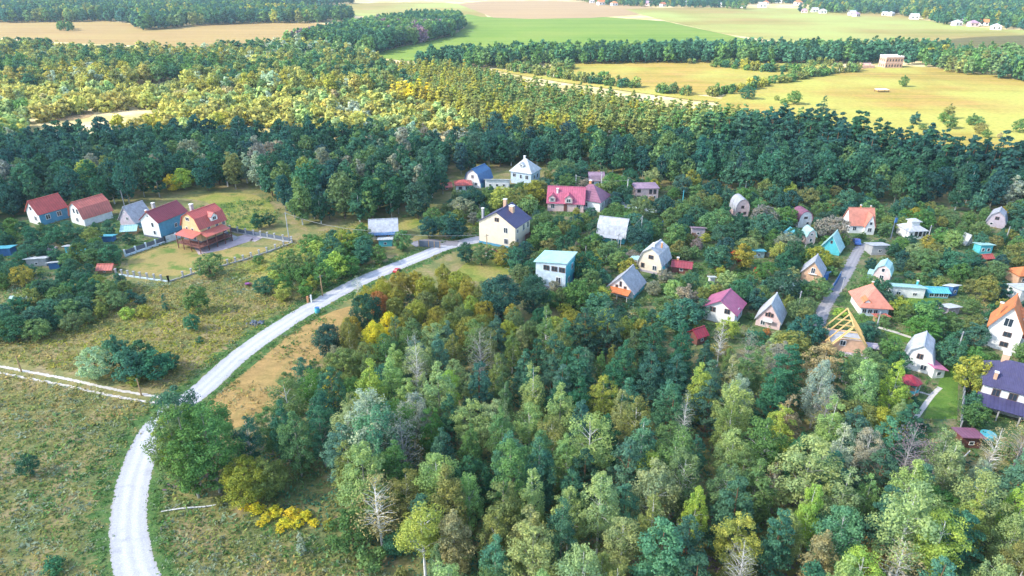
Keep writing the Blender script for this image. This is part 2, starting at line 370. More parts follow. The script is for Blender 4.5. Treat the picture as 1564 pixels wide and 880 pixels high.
# ---------------------------------------------------------------- houses
WH = (.80, .80, .79)
W = {'white': plain('white_plaster', WH), 'bluewhite': plain('blue_white_plaster', (.58, .70, .80)), 'cream': plain('cream_plaster', (.80, .69, .54), var=.12),
     'peach': plain('peach_brick', (.66, .42, .28)), 'pink': plain('pink_plaster', (.70, .52, .50)), 'blue': plain('blue_paint', (.10, .32, .48)),
     'turq': plain('turquoise_paint', (.10, .52, .60)), 'deepblue': plain('deep_blue_paint', (.06, .18, .42)), 'orange': plain('orange_plaster', (.66, .45, .24)),
     'stone': plain('dark_blue_stone', (.12, .15, .20)), 'brick': plain('ruin_brick', (.52, .32, .24), var=.4, scale=.6), 'wood': plain('weathered_wood', (.40, .26, .13)),
     'rafter': plain('fresh_timber', (.72, .50, .20)), 'grey': plain('grey_concrete', (.42, .42, .43)), 'lilac': plain('lilac_block', (.48, .42, .48)), 'mint': plain('mint_paint', (.42, .66, .62)),
     'brown': plain('brown_red_wood', (.18, .07, .055)), 'ochre': plain('orange_brick', (.60, .28, .12)), 'dark': plain('dark_steel', (.08, .09, .10), .5), 'tealgrey': plain('teal_grey_block', (.28, .40, .42))}
FRAMEW = plain('white_frame', (.78, .78, .78), .5, .05); FRAMEB = plain('brown_frame', (.20, .12, .09), .6, .1)
GL = glassmat()
RC = {'red': (.52, .10, .08), 'red2': (.56, .15, .11), 'maroon': (.30, .055, .07), 'slate': (.43, .44, .48), 'pale': (.60, .62, .62), 'purple': (.065, .06, .145), 'magenta': (.48, .11, .18),
      'plum': (.26, .10, .16), 'salmon': (.60, .24, .17), 'orange': (.66, .21, .07), 'pinkpurple': (.42, .10, .20), 'mint': (.40, .66, .64), 'blue': (.05, .15, .32), 'dred': (.34, .03, .05), 'turq': (.12, .50, .60), 'lslate': (.50, .52, .56), 'pinkr': (.66, .22, .36), 'mauve': (.36, .24, .32)}
FOOT = []; KEEP = []; ANCH = []
def frame_of(px, th, a, b):
    c = G(*px); t = R(th); dR = Vector((math.cos(t), math.sin(t), 0)); dL = Vector((-math.sin(t), math.cos(t), 0))
    return c + dR * b / 2 + dL * a / 2, t, dR, dL
def profile(kind, hw, h, rh):
    if kind == 'gable': return [(-hw, h), (0, h + rh), (hw, h)]
    if kind == 'gambrel': return [(-hw, h), (-hw * .68, h + rh * .64), (0, h + rh), (hw * .68, h + rh * .64), (hw, h)]
    if kind == 'barrel': return [(-hw * math.cos(math.pi * k / 10) if k else -hw, h + rh * math.sin(math.pi * k / 10) ** .85) for k in range(11)]
    if kind == 'mono': return [(-hw, h + rh), (hw, h)]
def shell(mb, prof, L, o, ov, ax, lift=.02, th=.13):
    P = [Vector(p) for p in prof]
    P[0] = P[0] + (P[0] - P[1]).normalized() * o; P[-1] = P[-1] + (P[-1] - P[-2]).normalized() * o
    def off(d):
        out = []
        for i, p in enumerate(P):
            a = P[max(i - 1, 0)]; b = P[min(i + 1, len(P) - 1)]; s = (b - a).normalized(); n = Vector((-s.y, s.x))
            out.append(tuple(p + n * d))
        return out
    outline = off(lift) + off(lift + th)[::-1]
    mb.prism(outline, -L / 2 - ov, L / 2 + ov, ax)
WINM = {}
def window(parent, face, u, z, ww, wh, a, b, dark=False, off=0.0, name='window'):
    k = (round(ww, 2), round(wh, 2), dark)
    if k not in WINM:
        f = MB(); t = .09
        f.box(-ww / 2 - t, ww / 2 + t, -.06, .02, -wh / 2 - t, -wh / 2); f.box(-ww / 2 - t, ww / 2 + t, -.06, .02, wh / 2, wh / 2 + t)
        f.box(-ww / 2 - t, -ww / 2, -.06, .02, -wh / 2, wh / 2); f.box(ww / 2, ww / 2 + t, -.06, .02, -wh / 2, wh / 2)
        if ww > .7: f.box(-.03, .03, -.055, .015, -wh / 2, wh / 2)
        WINM[k] = (f.mesh('window_frame', FRAMEB if dark else FRAMEW), MB().box(-ww / 2, ww / 2, -.03, .015, -wh / 2, wh / 2).mesh('pane', GL))
    fr, pn = WINM[k]
    o = bpy.data.objects.new(name, fr); COL.objects.link(o); o.parent = parent
    if face == 'F': o.location = (u, -a / 2 - .02 - off, z)
    elif face == 'B': o.location = (u, a / 2 + .02 + off, z); o.rotation_euler.z = math.pi
    elif face == 'L': o.location = (-b / 2 - .02 - off, -u, z); o.rotation_euler.z = -math.pi / 2
    else: o.location = (b / 2 + .02 + off, u, z); o.rotation_euler.z = math.pi / 2
    p = bpy.data.objects.new('pane', pn); COL.objects.link(p); p.parent = o
    return o
def door(parent, face, u, ww, wh, a, b, mat):
    o = MB().box(-ww / 2, ww / 2, -.08, .0, .05, wh).box(-ww / 2 - .1, ww / 2 + .1, -.05, .0, wh, wh + .12).build('door', mat, parent)
    o.location = (u, -a / 2, 0) if face == 'F' else (-b / 2, -u, 0)
    if face == 'L': o.rotation_euler.z = -math.pi / 2
    MB().box(ww / 2 - .2, ww / 2 - .08, -.12, -.08, 1.0, 1.12).build('handle', W['dark'], o)
def chimney(parent, x, y, z0, z1, mat='ochre', s=.5, cap='white'):
    c = MB().box(x - s / 2, x + s / 2, y - s / 2, y + s / 2, z0, z1).build('chimney', W[mat], parent)
    MB().box(x - s / 2 - .08, x + s / 2 + .08, y - s / 2 - .08, y + s / 2 + .08, z1 + .002, z1 + .12).build('chimney_cap', W[cap], c)
def roof_obj(parent, kind, a, b, h, rh, ridge, rc, rk, o=.4, ov=.35, hipk=1.0, name='roof', loc=None):
    axis = 'X' if ridge == 'X' else 'Y'
    m = roofmat('roof_%s_%s' % (rc, rk), RC[rc], rk, axis)
    mb = MB()
    if kind == 'hip':
        x, y = b / 2 + o, a / 2 + o; z = h + .01; t = .14
        if b >= a: rx, ry = max((b - a) / 2 * hipk, .05), 0
        else: rx, ry = 0, max((a - b) / 2 * hipk, .05)
        V = [(-x, -y, z), (x, -y, z), (x, y, z), (-x, y, z), (-x, -y, z + t), (x, -y, z + t), (x, y, z + t), (-x, y, z + t)]
        if ry == 0: V += [(-rx, 0, h + rh), (rx, 0, h + rh)]; F = [(4, 5, 9, 8), (6, 7, 8, 9), (7, 4, 8), (5, 6, 9)]
        else: V += [(0, -ry, h + rh), (0, ry, h + rh)]; F = [(5, 6, 9, 8), (7, 4, 8, 9), (4, 5, 8), (6, 7, 9)]
        F += [(0, 3, 2, 1)] + [(i, (i + 1) % 4, (i + 1) % 4 + 4, i + 4) for i in range(4)]
        mb.add(V, F)
    elif ridge == 'X': shell(mb, profile(kind, a / 2, h, rh), b, o, ov, 'X')
    else: shell(mb, profile(kind, b / 2, h, rh), a, o, ov, 'Y')
    r = mb.build(name, m, parent)
    if loc: r.location = loc
    # ridge cap and gable boards
    if kind in ('gable', 'gambrel', 'barrel'):
        L = (b if ridge == 'X' else a) / 2 + ov + .02
        c = MB(); top = h + rh + .16
        if ridge == 'X': c.box(-L, L, -.13, .13, top - .02, top + .06)
        else: c.box(-.13, .13, -L, L, top - .02, top + .06)
        c.build('ridge_cap', m, r)
    return r
def house(name, label, px, th, a, b, h, rh, roof, ridge, wall, rc, rk='metal', wins=(), chim=(), cat='house', doors=(), base=None, o=.4, ov=.35, hipk=1.0, side=None, keep=True, short=None, group=None, body=True, k=None):
    if k is None: k = KS.get(px[0], .86 if px[0] > 1040 else 1.0)
    c, t, dR, dL = frame_of(px, th, a * k, b * k)
    e = empty(name, c, t); tag(e, label, cat, group); e.scale = (k, k, k)
    mb = MB()
    if roof == 'hip': mb.box(-b / 2, b / 2, -a / 2, a / 2, 0, h)
    elif ridge == 'X': mb.prism([(-a / 2, 0)] + profile(roof, a / 2, h, rh) + [(a / 2, 0)], -b / 2, b / 2, 'X')
    else: mb.prism([(-b / 2, 0)] + profile(roof, b / 2, h, rh) + [(b / 2, 0)], -a / 2, a / 2, 'Y')
    bo = mb.build('wall', W[wall], e)
    if side: MB().box(-b / 2 + .01, b / 2 - .01, -a / 2 - .012, -a / 2 + .1, .02, h - .02).build('wall', W[side], e)  # bluish shade put into the wall colour, mostly on sides turned from the sun
    if base: MB().box(-b / 2 - .05, b / 2 + .05, -a / 2 - .05, a / 2 + .05, 0, base[1]).build('foundation', W[base[0]], e)
    r = roof_obj(e, roof, a, b, h, rh, ridge, rc, rk, o, ov, hipk)
    for (f, u, z, ww, wh, *dk) in wins: window(e, f, u, z, ww, wh, a, b, bool(dk), .02 if side else 0)
    for d in doors: door(e, d[0], d[1], d[2], d[3], a, b, W[d[4]])
    for ch in chim: chimney(r, *ch)
    FOOT.append([tuple((c + dR * x + dL * y).xy) for x, y in ((-b * k / 2 - .8, -a * k / 2 - .8), (b * k / 2 + .8, -a * k / 2 - .8), (b * k / 2 + .8, a * k / 2 + .8), (-b * k / 2 - .8, a * k / 2 + .8))])
    P = [PX(*(c + (dR * x + dL * y + Vector((0, 0, z))) * k)) for x in (-b / 2, b / 2) for y in (-a / 2, a / 2) for z in (h * .35, h + rh * .9)]
    if keep: KEEP.append((min(p[0] for p in P), min(p[1] for p in P), max(p[0] for p in P), max(p[1] for p in P), c.y - max(a, b) * .3))
    if short: ANCH.append((c.x, c.y, short))
    return e, r, c, t
KS = {1120: .82, 1313: .84, 1296: .83, 1386: .77, 1356: .76, 1122: .79, 1190: .88, 1281: .9, 1488: .93, 1551: .95, 1421: .86, 247: .86, 311: .86, 209: .9, 912: .93, 970: .86, 967: .97}
def dormer(parent, x, y, z, ww, hh, dep, rc, wall, face='F', th=0.0):
    """small gabled window house standing out of the roof"""
    d = MB().prism([(-ww / 2, 0), (-ww / 2, hh), (0, hh + ww * .45), (ww / 2, hh), (ww / 2, 0)], -dep / 2, dep / 2, 'Y').build('dormer', W[wall], parent)
    d.location = (x, y, z); d.rotation_euler.z = th
    mb = MB(); shell(mb, [(-ww / 2, hh), (0, hh + ww * .45), (ww / 2, hh)], dep, .25, .2, 'Y')
    mb.build('dormer_roof', roofmat('roof_%s_metal' % rc, RC[rc], 'metal', 'X'), d)
    window(d, 'F', 0, hh * .55, ww * .5, hh * .65, dep, ww, name='dormer_window')
    return d

# left row
house('cottage', 'white cottage with plain red gable roof, first of the row on the left', (64, 345), 61, 5.4, 7.0, 3.1, 2.9, 'gable', 'X', 'white', 'red', wins=[('L', -.2, 4.1, .7, .9), ('L', .9, 1.7, .8, 1.0), ('F', 1.3, 1.8, 1.0, 1.1), ('F', -1.5, 1.8, 1, 1.1)], side='blue', short='the first red gabled cottage')
house('cottage', 'white cottage with salmon red gambrel roof half hidden by bushes', (131, 346), 61, 5.8, 7.4, 2.2, 3.6, 'gambrel', 'X', 'white', 'red2', wins=[('L', -.5, 3.6, .7, 1.2), ('L', 1.0, 3.6, .7, 1.2), ('L', 0, 1.3, .8, .9)], short='the red gambrel cottage')
house('cottage', 'low cottage with steep grey corrugated roof beside the maroon roofed house', (209, 350), 64, 6.6, 5.6, 1.9, 4.0, 'gable', 'X', 'lilac', 'slate', 'slate', wins=[('L', .3, 2.6, .8, .8), ('L', -.4, 4.2, .4, .4)], side='blue', short='the grey roofed cottage on the left')
house('farmhouse', 'tall white house with maroon roof and shade blue side wall', (247, 365), 69, 6.4, 10.4, 4.9, 2.6, 'gable', 'X', 'white', 'maroon', wins=[('L', 1.0, 3.9, .7, 1.2), ('L', 1.2, 1.6, .7, 1.0), ('L', -.2, 6.3, .4, .5), ('F', .5, 2.2, .8, 1.1), ('F', 3.2, 2.0, .8, 1.1)], chim=[(-2.2, .6, 6.5, 9.1, 'grey', .7), (-4.4, 1.2, 6, 7.6, 'ochre', .45)], side='blue', base=('stone', .4), short='the blue sided house')  # blue side panel carries the wall's shade in its colour
e, r, oc, ot = house('farmhouse', 'tall orange house with red gambrel roof, veranda and dark stone base', (311, 379), 62, 7.2, 8.6, 5.6, 3.8, 'gambrel', 'X', 'orange', 'red', wins=[('L', -1.6, 4.6, .6, 1.1), ('L', .6, 4.6, .7, 1.1), ('L', -.6, 7.6, 1.3, .9), ('L', -2.2, 2.5, .7, 1.0), ('L', .9, 2.5, 1.0, 1.2), ('F', 1.2, 5.0, .8, 1.2), ('F', 3.4, 5.0, .8, 1.3), ('F', 3.4, 2.8, .9, 1.4), ('F', -1.5, 5.0, .8, 1.2)], chim=[(-1.2, 2.2, 7.5, 10.6, 'grey', .8)], base=('stone', 1.9), short='the orange house')
dormer(r, .6, -2.9, 6.5, 2.0, 1.2, 2.0, 'red', 'white')
dormer(r, .6, -1.5, 7.9, 1.1, .2, 1.3, 'red', 'orange')
po = MB(); shell(po, [(-1.6, 2.9), (1.6, 3.6)], 7.6, .1, .1, 'X')
p = po.build('porch_roof', roofmat('roof_red2_metal', RC['red2'], 'metal', 'X'), e); p.location = (-1.0, -5.0, 0.9)
p = MB(); shell(p, [(-1.5, 3.0), (1.5, 3.6)], 6.8, .1, .1, 'Y'); q = p.build('porch_roof', roofmat('roof_red2_metal', RC['red2'], 'metal', 'X'), e); q.location = (-6.2, -1.2, 1.0)
d = MB().box(-7.6, 3.2, -6.6, -3.66, 1.55, 1.75).box(-7.6, -4.86, -3.6, 2.4, 1.55, 1.75).build('deck', W['brown'], e)
rl = MB().box(-7.6, 3.2, -6.62, -6.55, 2.45, 2.55).box(-7.62, -7.55, -6.6, 2.4, 2.45, 2.55)
for k in range(12): rl.box(-7.55 + k * .96, -7.49 + k * .96, -6.6, -6.55, 1.75, 2.45)
rl.build('railing', W['brown'], e)
for x, y in ((-7.5, -6.5), (-4.8, -6.5), (-2, -6.5), (.6, -6.5), (3, -6.5), (-7.5, -3), (-7.5, 0), (-7.5, 2.2)):
    MB().box(x - .09, x + .09, y - .09, y + .09, 0, 4.0).build('porch_post', W['brown'], e)
st = MB()
for k in range(8): st.box(3.2 + k * .3, 3.5 + k * .3, -6.4, -5.2, 0, 1.7 - k * .21)
st.build('steps', W['grey'], e)
# middle
e, r, c, t = house('farmhouse', 'large cream yellow house with dark purple roof at the end of the white road', (787, 382), 62, 9.6, 7.4, 5.5, 2.9, 'gable', 'X', 'cream', 'purple', wins=[('L', -.3, 6.6, .4, .8, 1), ('L', .25, 6.6, .4, .8, 1), ('L', 2.3, 4.4, .9, 1.2), ('L', 2.4, 1.7, .9, 1.2), ('F', -2.6, 4.3, .5, .8), ('F', -2.6, 1.7, .5, 1.2), ('F', .4, 4.3, .8, 1.4), ('F', 2.6, 4.3, .8, 1.4)], chim=[(.6, -1.6, 6.5, 8.9, 'peach', 1.0), (1.8, .8, 7.5, 9.8, 'peach', .7), (-1.5, 5.0, 4, 7.9, 'grey', .5)], base=('blue', .6), short='the cream yellow house')
MB().box(.2, 2.9, -4.2 - 1.3, -5.36, .0, 2.5).build('door', W['brown'], e); 
MB().box(-.2, 3.6, -6.4, -5.5, 0, .8).build('steps', W['blue'], e)
e, r, c, t = house('summer_house', 'boxy mint house with mint ribbed roof and three dark upper windows', (863, 446), 67, 6.4, 5.8, 5.6, .7, 'mono', 'X', 'bluewhite', 'mint', wins=[('L', -.9, 4.7, 1.1, .9, 1), ('L', .8, 4.7, 1.1, .9, 1), ('L', 2.4, 4.7, 1.1, .9, 1), ('L', 1.7, 2.3, .9, 1.3), ('F', 1, 4.2, .9, 1.1), ('F', -1, 2, .9, 1.1)], side='turq', doors=[('F', 2.2, .9, 2.0, 'deepblue')], base=('lilac', .7), short='the mint box house')
e, r, c, t = house('farmhouse', 'white two storey house with pale hipped roof at the edge of the dark wood', (811, 284), 62, 6.8, 6.0, 3.6, 3.6, 'hip', 'X', 'bluewhite', 'pale', 'slate', wins=[('L', -2.2, 2.6, 1.0, 1.0), ('L', 0, 2.4, .6, 1.1), ('L', 2.0, 2.4, .9, 1.1), ('F', -1, 2.2, .9, 1.1), ('F', 1.2, 2.2, .9, 1.1)], chim=[(.2, .4, 6.0, 7.8, 'white', .5)], short='the pale hipped house by the dark wood')
dormer(r, -1.8, .2, 5.2, 1.2, .6, 1.2, 'pale', 'white', th=-math.pi / 2)
house('cottage', 'white cottage with dark blue gambrel roof near the dark wood', (734, 288), 60, 5.4, 6.5, 1.9, 3.5, 'gambrel', 'X', 'white', 'blue', wins=[('L', 0, 3.2, .8, .9), ('L', -1.2, 1.2, .7, .8), ('L', 1.2, 1.2, .7, .8)], side='blue', short='the blue gambrel cottage')
house('shed', 'small white shed with bright red hipped roof beside the blue gambrel cottage', (697, 294), 8, 4, 4.4, 2.0, 1.2, 'hip', 'X', 'white', 'red', wins=[('F', -1, 1.2, .8, .8, 1), ('F', 1, 1.2, .8, .8, 1)], cat='shed')
house('shed', 'tiny red roofed shed left of the red hipped one', (676, 292), 10, 2.4, 2.6, 1.2, .8, 'gable', 'X', 'wood', 'red2', cat='shed', wins=[('F', 0, .8, .5, .5)])
house('outbuilding', 'long low white outbuilding between the blue gambrel and hipped houses', (741, 288), -4, 3.6, 7, 1.7, 1.0, 'mono', 'X', 'white', 'pale', 'slate', wins=[('F', -2, 1.1, .6, .6), ('F', 0, 1.1, .6, .6), ('F', 2, 1.1, .6, .6)], cat='outbuilding')
e, r, c, t = house('farmhouse', 'long house with bright magenta pink roof and two gabled dormers', (836, 322), -8, 6.6, 9.6, 2.4, 3.4, 'gable', 'X', 'pink', 'magenta', wins=[('F', -3.4, 1.4, .9, 1.1), ('F', 3.4, 1.4, .9, 1.1)], chim=[(-2.4, -1.3, 3.6, 5.6, 'white', .5)], short='the magenta roofed house', doors=[('F', 0, .9, 2.0, 'brown')])
dormer(r, -3.6, -2.5, 2.6, 1.7, 1.2, 2.0, 'magenta', 'pink'); dormer(r, .8, -2.7, 2.5, 2.0, 1.3, 2.2, 'magenta', 'pink')
house('farmhouse', 'house with big plum maroon hipped roof behind the magenta roof', (916, 324), 62, 8.2, 7.0, 2.6, 3.6, 'hip', 'X', 'white', 'plum', wins=[('F', -1.6, 1.5, .8, 1.2), ('F', .6, 1.5, .8, 1.2), ('L', 0, 1.5, 1, 1.1)], chim=[(.5, .5, 4.8, 7.0, 'ochre', .6)], short='the plum hipped house')
house('cottage', 'tiny white cottage with dark maroon gambrel roof above the plum roof', (900, 284), 0, 3.4, 4.2, 1.8, 1.8, 'gambrel', 'X', 'bluewhite', 'mauve', 'slate', wins=[('F', -1, 1.0, .6, .7), ('F', 1, 1.0, .6, .7)], cat='cottage')
house('farmhouse', 'pink two storey box house with flat mauve roof and tall windows', (970, 305), 3, 6, 7.4, 3.7, .8, 'hip', 'X', 'pink', 'mauve', 'slate', wins=[('F', -2.6, 2.9, 1.0, .9, 1), ('F', -2.6, .9, .9, .8, 1), ('F', 1.2, 2.6, .8, 1.4, 1), ('F', 2.6, 2.6, .8, 1.4, 1), ('F', 1.2, .8, .7, .7), ('F', 2.6, .8, .7, .7)], short='the pink box house')
e, r, c, t = house('cottage', 'cottage with wide grey gambrel roof, turquoise end wall and small veranda', (912, 368), -20, 5.6, 7, 1.9, 3.8, 'gambrel', 'X', 'turq', 'lslate', 'slate', wins=[('R', -1, 1.2, .7, 1), ('R', 0, 3.6, .7, .9), ('F', -2, 1.2, .8, .9), ('F', 1, 1.2, .8, .9)], short='the grey gambrel cottage with turquoise end')
MB().box(-4.6, 3.2, -5.2, -3.36, 2.05, 2.15).build('porch_roof', roofmat('roof_lslate_slate', RC['lslate'], 'slate', 'X'), e)
for x in (-4.5, -2, .6, 3.0): MB().box(x - .06, x + .06, -5.1, -4.98, 0, 2.04).build('porch_post', FRAMEW, e)
e, r, c, t = house('cottage', 'cream cottage with grey gambrel roof and arched red door in a side porch', (1009, 421), 58, 5.2, 5.2, 2.4, 3.3, 'gambrel', 'X', 'cream', 'lslate', 'slate', wins=[('L', .1, 3.7, .9, .7, 1), ('L', -1.6, 1.5, .6, .9, 1), ('L', 1.1, 1.4, .8, 1.0), ('F', 0, 1.4, .9, 1), ('F', 1.8, 1.4, .7, 1)], chim=[(-1.8, -.2, 5, 6.6, 'white', .35), (.4, -1.2, 4.5, 6.2, 'ochre', .3)], side='turq', base=('lilac', .5), short='the cream gambrel cottage')
MB().box(-2.2, -.4, 2.86, 4.5, 0, 2.2).build('porch', W['cream'], e); MB().box(-2.5, -.2, 2.9, 4.8, 2.21, 2.33).build('porch_roof', roofmat('roof_mint_metal', RC['mint'], 'metal', 'X'), e)
MB().box(-2.27, -2.19, 3.2, 4.1, .1, 1.7).build('door', W['brown'], e)
house('shed', 'low open shed with dark red roof right of the cream gambrel cottage', (1026, 416), -18, 2.6, 3.8, 1.5, .7, 'gable', 'X', 'brown', 'maroon', cat='shed', chim=[(-1, .2, 1.8, 2.9, 'ochre', .4)], wins=[('F', 0, .9, .6, .5)])
e, r, c, t = house('cottage', 'low cottage with steep grey gable roof and orange awning over its front', (967, 458), 60, 5.8, 6.4, 1.5, 3.0, 'gable', 'X', 'white', 'slate', 'slate', wins=[('L', 0, 2.9, .3, 1.0, 1), ('L', -.8, 2.3, .4, .4, 1), ('L', 1, 2.3, .4, .4, 1), ('F', 0, .9, .7, .6)], side='turq', short='the cottage with orange awning')
sh = MB(); shell(sh, [(-.9, 1.5), (.9, 1.9)], 4.6, .1, .1, 'Y'); q = sh.build('awning', roofmat('roof_salmon_metal', RC['orange'], 'metal', 'X'), e); q.location = (-4.1, 0, -.1)
for yy in (-2.1, 0, 2.1): MB().box(-4.9, -4.8, yy - .05, yy + .05, 0, 1.42).build('porch_post', FRAMEW, e)
house('farmhouse', 'white house with wide pinkish purple metal gable roof behind the birches', (1120, 499), 57, 7.0, 6.4, 3.3, 2.3, 'gable', 'X', 'white', 'pinkpurple', wins=[('L', -1.9, 3.0, .5, 1.0, 1), ('L', -1.2, 3.0, .5, 1.0, 1), ('L', 1.4, 3.3, .5, 1.0, 1), ('L', 2.0, 3.3, .5, 1.0, 1), ('F', -1, 1.8, .7, 1.3), ('F', 1.2, 1.8, .7, 1.3), ('F', -1, 3.2, .7, .7)], side='bluewhite', o=.7, ov=.6, short='the purple roofed white house')
e, r, c, t = house('cottage', 'narrow peach cottage with steep pale grey gable roof and white balcony', (1190, 505), 60, 4.8, 5.6, 1.8, 3.7, 'gable', 'X', 'pink', 'lslate', 'slate', wins=[('L', 0, 3.1, .35, .9, 1), ('L', -.55, 3.0, .35, .7, 1), ('L', .55, 3.0, .35, .7, 1), ('L', -1, 1.0, .8, .9)], side='turq', short='the steep pink gabled cottage')
MB().box(-2.8 - .9, -2.82, -.9, .9, 1.7, 1.8).box(-3.7, -3.62, -.9, .9, 1.8, 2.5).build('balcony', FRAMEW, e)
e, r, c, t = house('cottage', 'peach brick cottage with grey gable roof left of the village lane', (1253, 435), 60, 4.6, 5.0, 2.5, 3.0, 'gable', 'X', 'peach', 'slate', 'slate', wins=[('L', .1, 3.2, .8, 1.3)], base=('white', .25), short='the peach brick cottage')
MB().box(-3.0, -2.63, -1.1, .9, 2.38, 2.48).build('balcony', FRAMEW, e)
house('shed', 'small deep blue lean-to shed beside the peach brick cottage', (1256, 432), 40, 1.8, 2.6, 1.5, .5, 'mono', 'X', 'deepblue', 'blue', cat='shed', keep=False)
house('cottage', 'bright turquoise cottage with steep mint gable roof', (1281, 391), 54, 4.6, 4.2, 1.3, 3.6, 'gable', 'X', 'turq', 'mint', wins=[('L', 0, 3.2, .35, .6, 1)], short='the turquoise cottage', ov=.5)
e, r, c, t = house('farmhouse', 'white house with large salmon red roof and tall front gable', (1296, 356), -5, 6, 6.8, 2.6, 4.2, 'gable', 'X', 'white', 'salmon', 'tile', wins=[('F', -2, 1.5, .9, 1.1)], chim=[(-.2, .3, 6.2, 7.6, 'ochre', .35), (2.8, .6, 6, 7.3, 'ochre', .3)], short='the salmon roofed white house')
MB().prism([(-1.4, 0), (-1.4, 2.3), (0, 6.0), (1.4, 2.3), (1.4, 0)], -4.0, -.2, 'Y').build('front_gable', W['white'], e).location = (1.9, 0, 0)
g = MB(); shell(g, [(-1.4, 2.3), (0, 6.0), (1.4, 2.3)], 3.6, .2, .15, 'Y'); q = g.build('gable_roof', roofmat('roof_salmon_tile', RC['salmon'], 'tile', 'Y'), e); q.location = (1.9, -2.2, 0)
window(e, 'F', 1.9, 1.5, 1.0, 1.1, 8.0, 6.8); window(e, 'F', 1.9, 3.5, .7, .8, 8.0, 6.8)
house('shed', 'small shed with scarlet roof behind the salmon roofed white house', (1283, 325), 0, 3, 3.4, 2.4, 1.0, 'gable', 'X', 'wood', 'red', cat='shed', keep=False, wins=[('F', 0, 1.2, .6, .6)])
house('shed', 'little orange brick hut left of the salmon roofed white house', (1265, 326), 30, 2.0, 2.2, 1.8, 1.2, 'gable', 'X', 'ochre', 'orange', cat='hut', keep=False, wins=[('F', 0, 1.2, .5, .6)])
e, r, c, t = house('farmhouse', 'white house with pale grey two tier hipped roof', (1386, 366), 6, 6, 5.8, 2.6, 2.0, 'hip', 'X', 'white', 'lslate', 'slate', wins=[('F', -2.1, 1.6, .7, 1.0), ('F', -.5, 1.7, .8, 1.5, 1), ('F', .9, 1.7, .8, 1.5, 1), ('F', 2.2, 1.7, .6, 1.5, 1)], short='the two tier roofed house')
MB().box(-1.3, 1.3, -1.1, 1.1, 4.0, 5.0).build('attic', W['white'], e)
roof_obj(e, 'hip', 2.6, 3.0, 5.0, .9, 'X', 'lslate', 'slate', .3, .3)
house('cottage', 'weathered cottage with grey gambrel roof under the far right wood', (1533, 350), 52, 4.6, 5, 1.6, 3.2, 'gambrel', 'X', 'lilac', 'slate', 'slate', wins=[('L', 0, 2.8, .9, .8, 1), ('L', -1, 1.0, .6, .6)], short='the grey gambrel cottage at the right wood')
house('cottage', 'narrow pink cottage with tall rounded grey roof', (1122, 332), 2, 5.6, 4.4, 2.3, 3.8, 'barrel', 'Y', 'pink', 'slate', 'slate', wins=[('F', -.9, 1.4, .8, .8, 1), ('F', .9, 1.4, .8, .8, 1), ('F', 0, 3.5, .8, .8, 1)], base=('stone', .3), short='the round roofed pink cottage')
house('cottage', 'small white cottage with purple rounded roof', (1218, 348), 6, 4.4, 4.0, 2.3, 2.6, 'barrel', 'Y', 'white', 'plum', 'slate', wins=[('F', 0, 3.0, .9, .5, 1), ('F', .8, 1.2, .7, .9)], short='the purple barrel roofed cottage')
house('shed', 'blue fronted lean-to left of the purple barrel roofed cottage', (1203, 342), 4, 2.6, 3.0, 1.7, .4, 'mono', 'X', 'deepblue', 'mauve', 'slate', cat='shed', keep=False)
house('hut', 'slim white and peach hut with mint gambrel roof', (1230, 374), 4, 3.0, 2.5, 2.6, 1.8, 'gambrel', 'Y', 'pink', 'mint', wins=[('F', 0, 3.0, .5, .5), ('F', 0, 1.3, .6, .8)], cat='hut')
house('shed', 'low wooden shed with blue gable edge left of the slim mint roofed hut', (1206, 366), 10, 3, 3.2, 1.1, 1.2, 'gable', 'Y', 'wood', 'turq', cat='shed', keep=False)
e, r, c, t = house('summer_house', 'pink two storey house with mint gambrel roof beside the village lane', (1356, 437), 56, 4.0, 4.8, 3.3, 2.4, 'gambrel', 'X', 'pink', 'mint', wins=[('L', 0, 4.2, .7, .9), ('L', 0, 2.2, .9, .9), ('L', -.9, .8, .6, .7)], side='tealgrey', short='the pink and mint house')
MB().box(-2.2, 1.6, 2.12, 3.6, 2.2, 2.3).build('porch_roof', roofmat('roof_mint_metal', RC['mint'], 'metal', 'X'), e)
MB().box(-2.1, 1.5, 2.1, 3.5, 0, 2.18).build('porch', W['tealgrey'], e)
house('outbuilding', 'long low white outbuilding with mint roof right of the pink and mint house', (1360, 453), -10, 3.6, 7.0, 1.7, .9, 'mono', 'X', 'white', 'mint', cat='outbuilding', wins=[('F', -2, 1, .8, .6), ('F', 1.5, 1, .8, .6)], chim=[(2.6, 1, 2.3, 3.2, 'turq', .3)])
house('greenhouse', 'blue glazed greenhouse at the end of the long mint roofed outbuilding', (1417, 455), -4, 3, 4.4, 1.4, .5, 'gable', 'X', 'turq', 'turq', cat='greenhouse', wins=[('F', -1.6, .8, .8, .8), ('F', -.5, .8, .8, .8), ('F', .6, .8, .8, .8), ('F', 1.6, .8, .8, .8)])
e, r, c, t = house('farmhouse', 'house with big salmon hipped roof, white walls and glazed porch', (1313, 482), -8, 7, 5.8, 2.2, 3.7, 'hip', 'X', 'white', 'salmon', 'tile', wins=[('F', -2.2, 1.2, .8, .9), ('F', -1, 1.2, .8, .9), ('F', .2, 1.2, .8, .9)], side='bluewhite', o=.7, hipk=2.2, short='the salmon hipped house', chim=[(0, 1, 4.6, 6.4, 'ochre', .3)])
dormer(r, -1.9, -2.4, 2.6, 1.3, .8, 2.0, 'salmon', 'white')
house('shed', 'flat salmon roofed porch shed in front of the salmon hipped house', (1338, 494), 0, 1.6, 2.4, 1.3, .3, 'mono', 'X', 'wood', 'red2', cat='shed', keep=False)
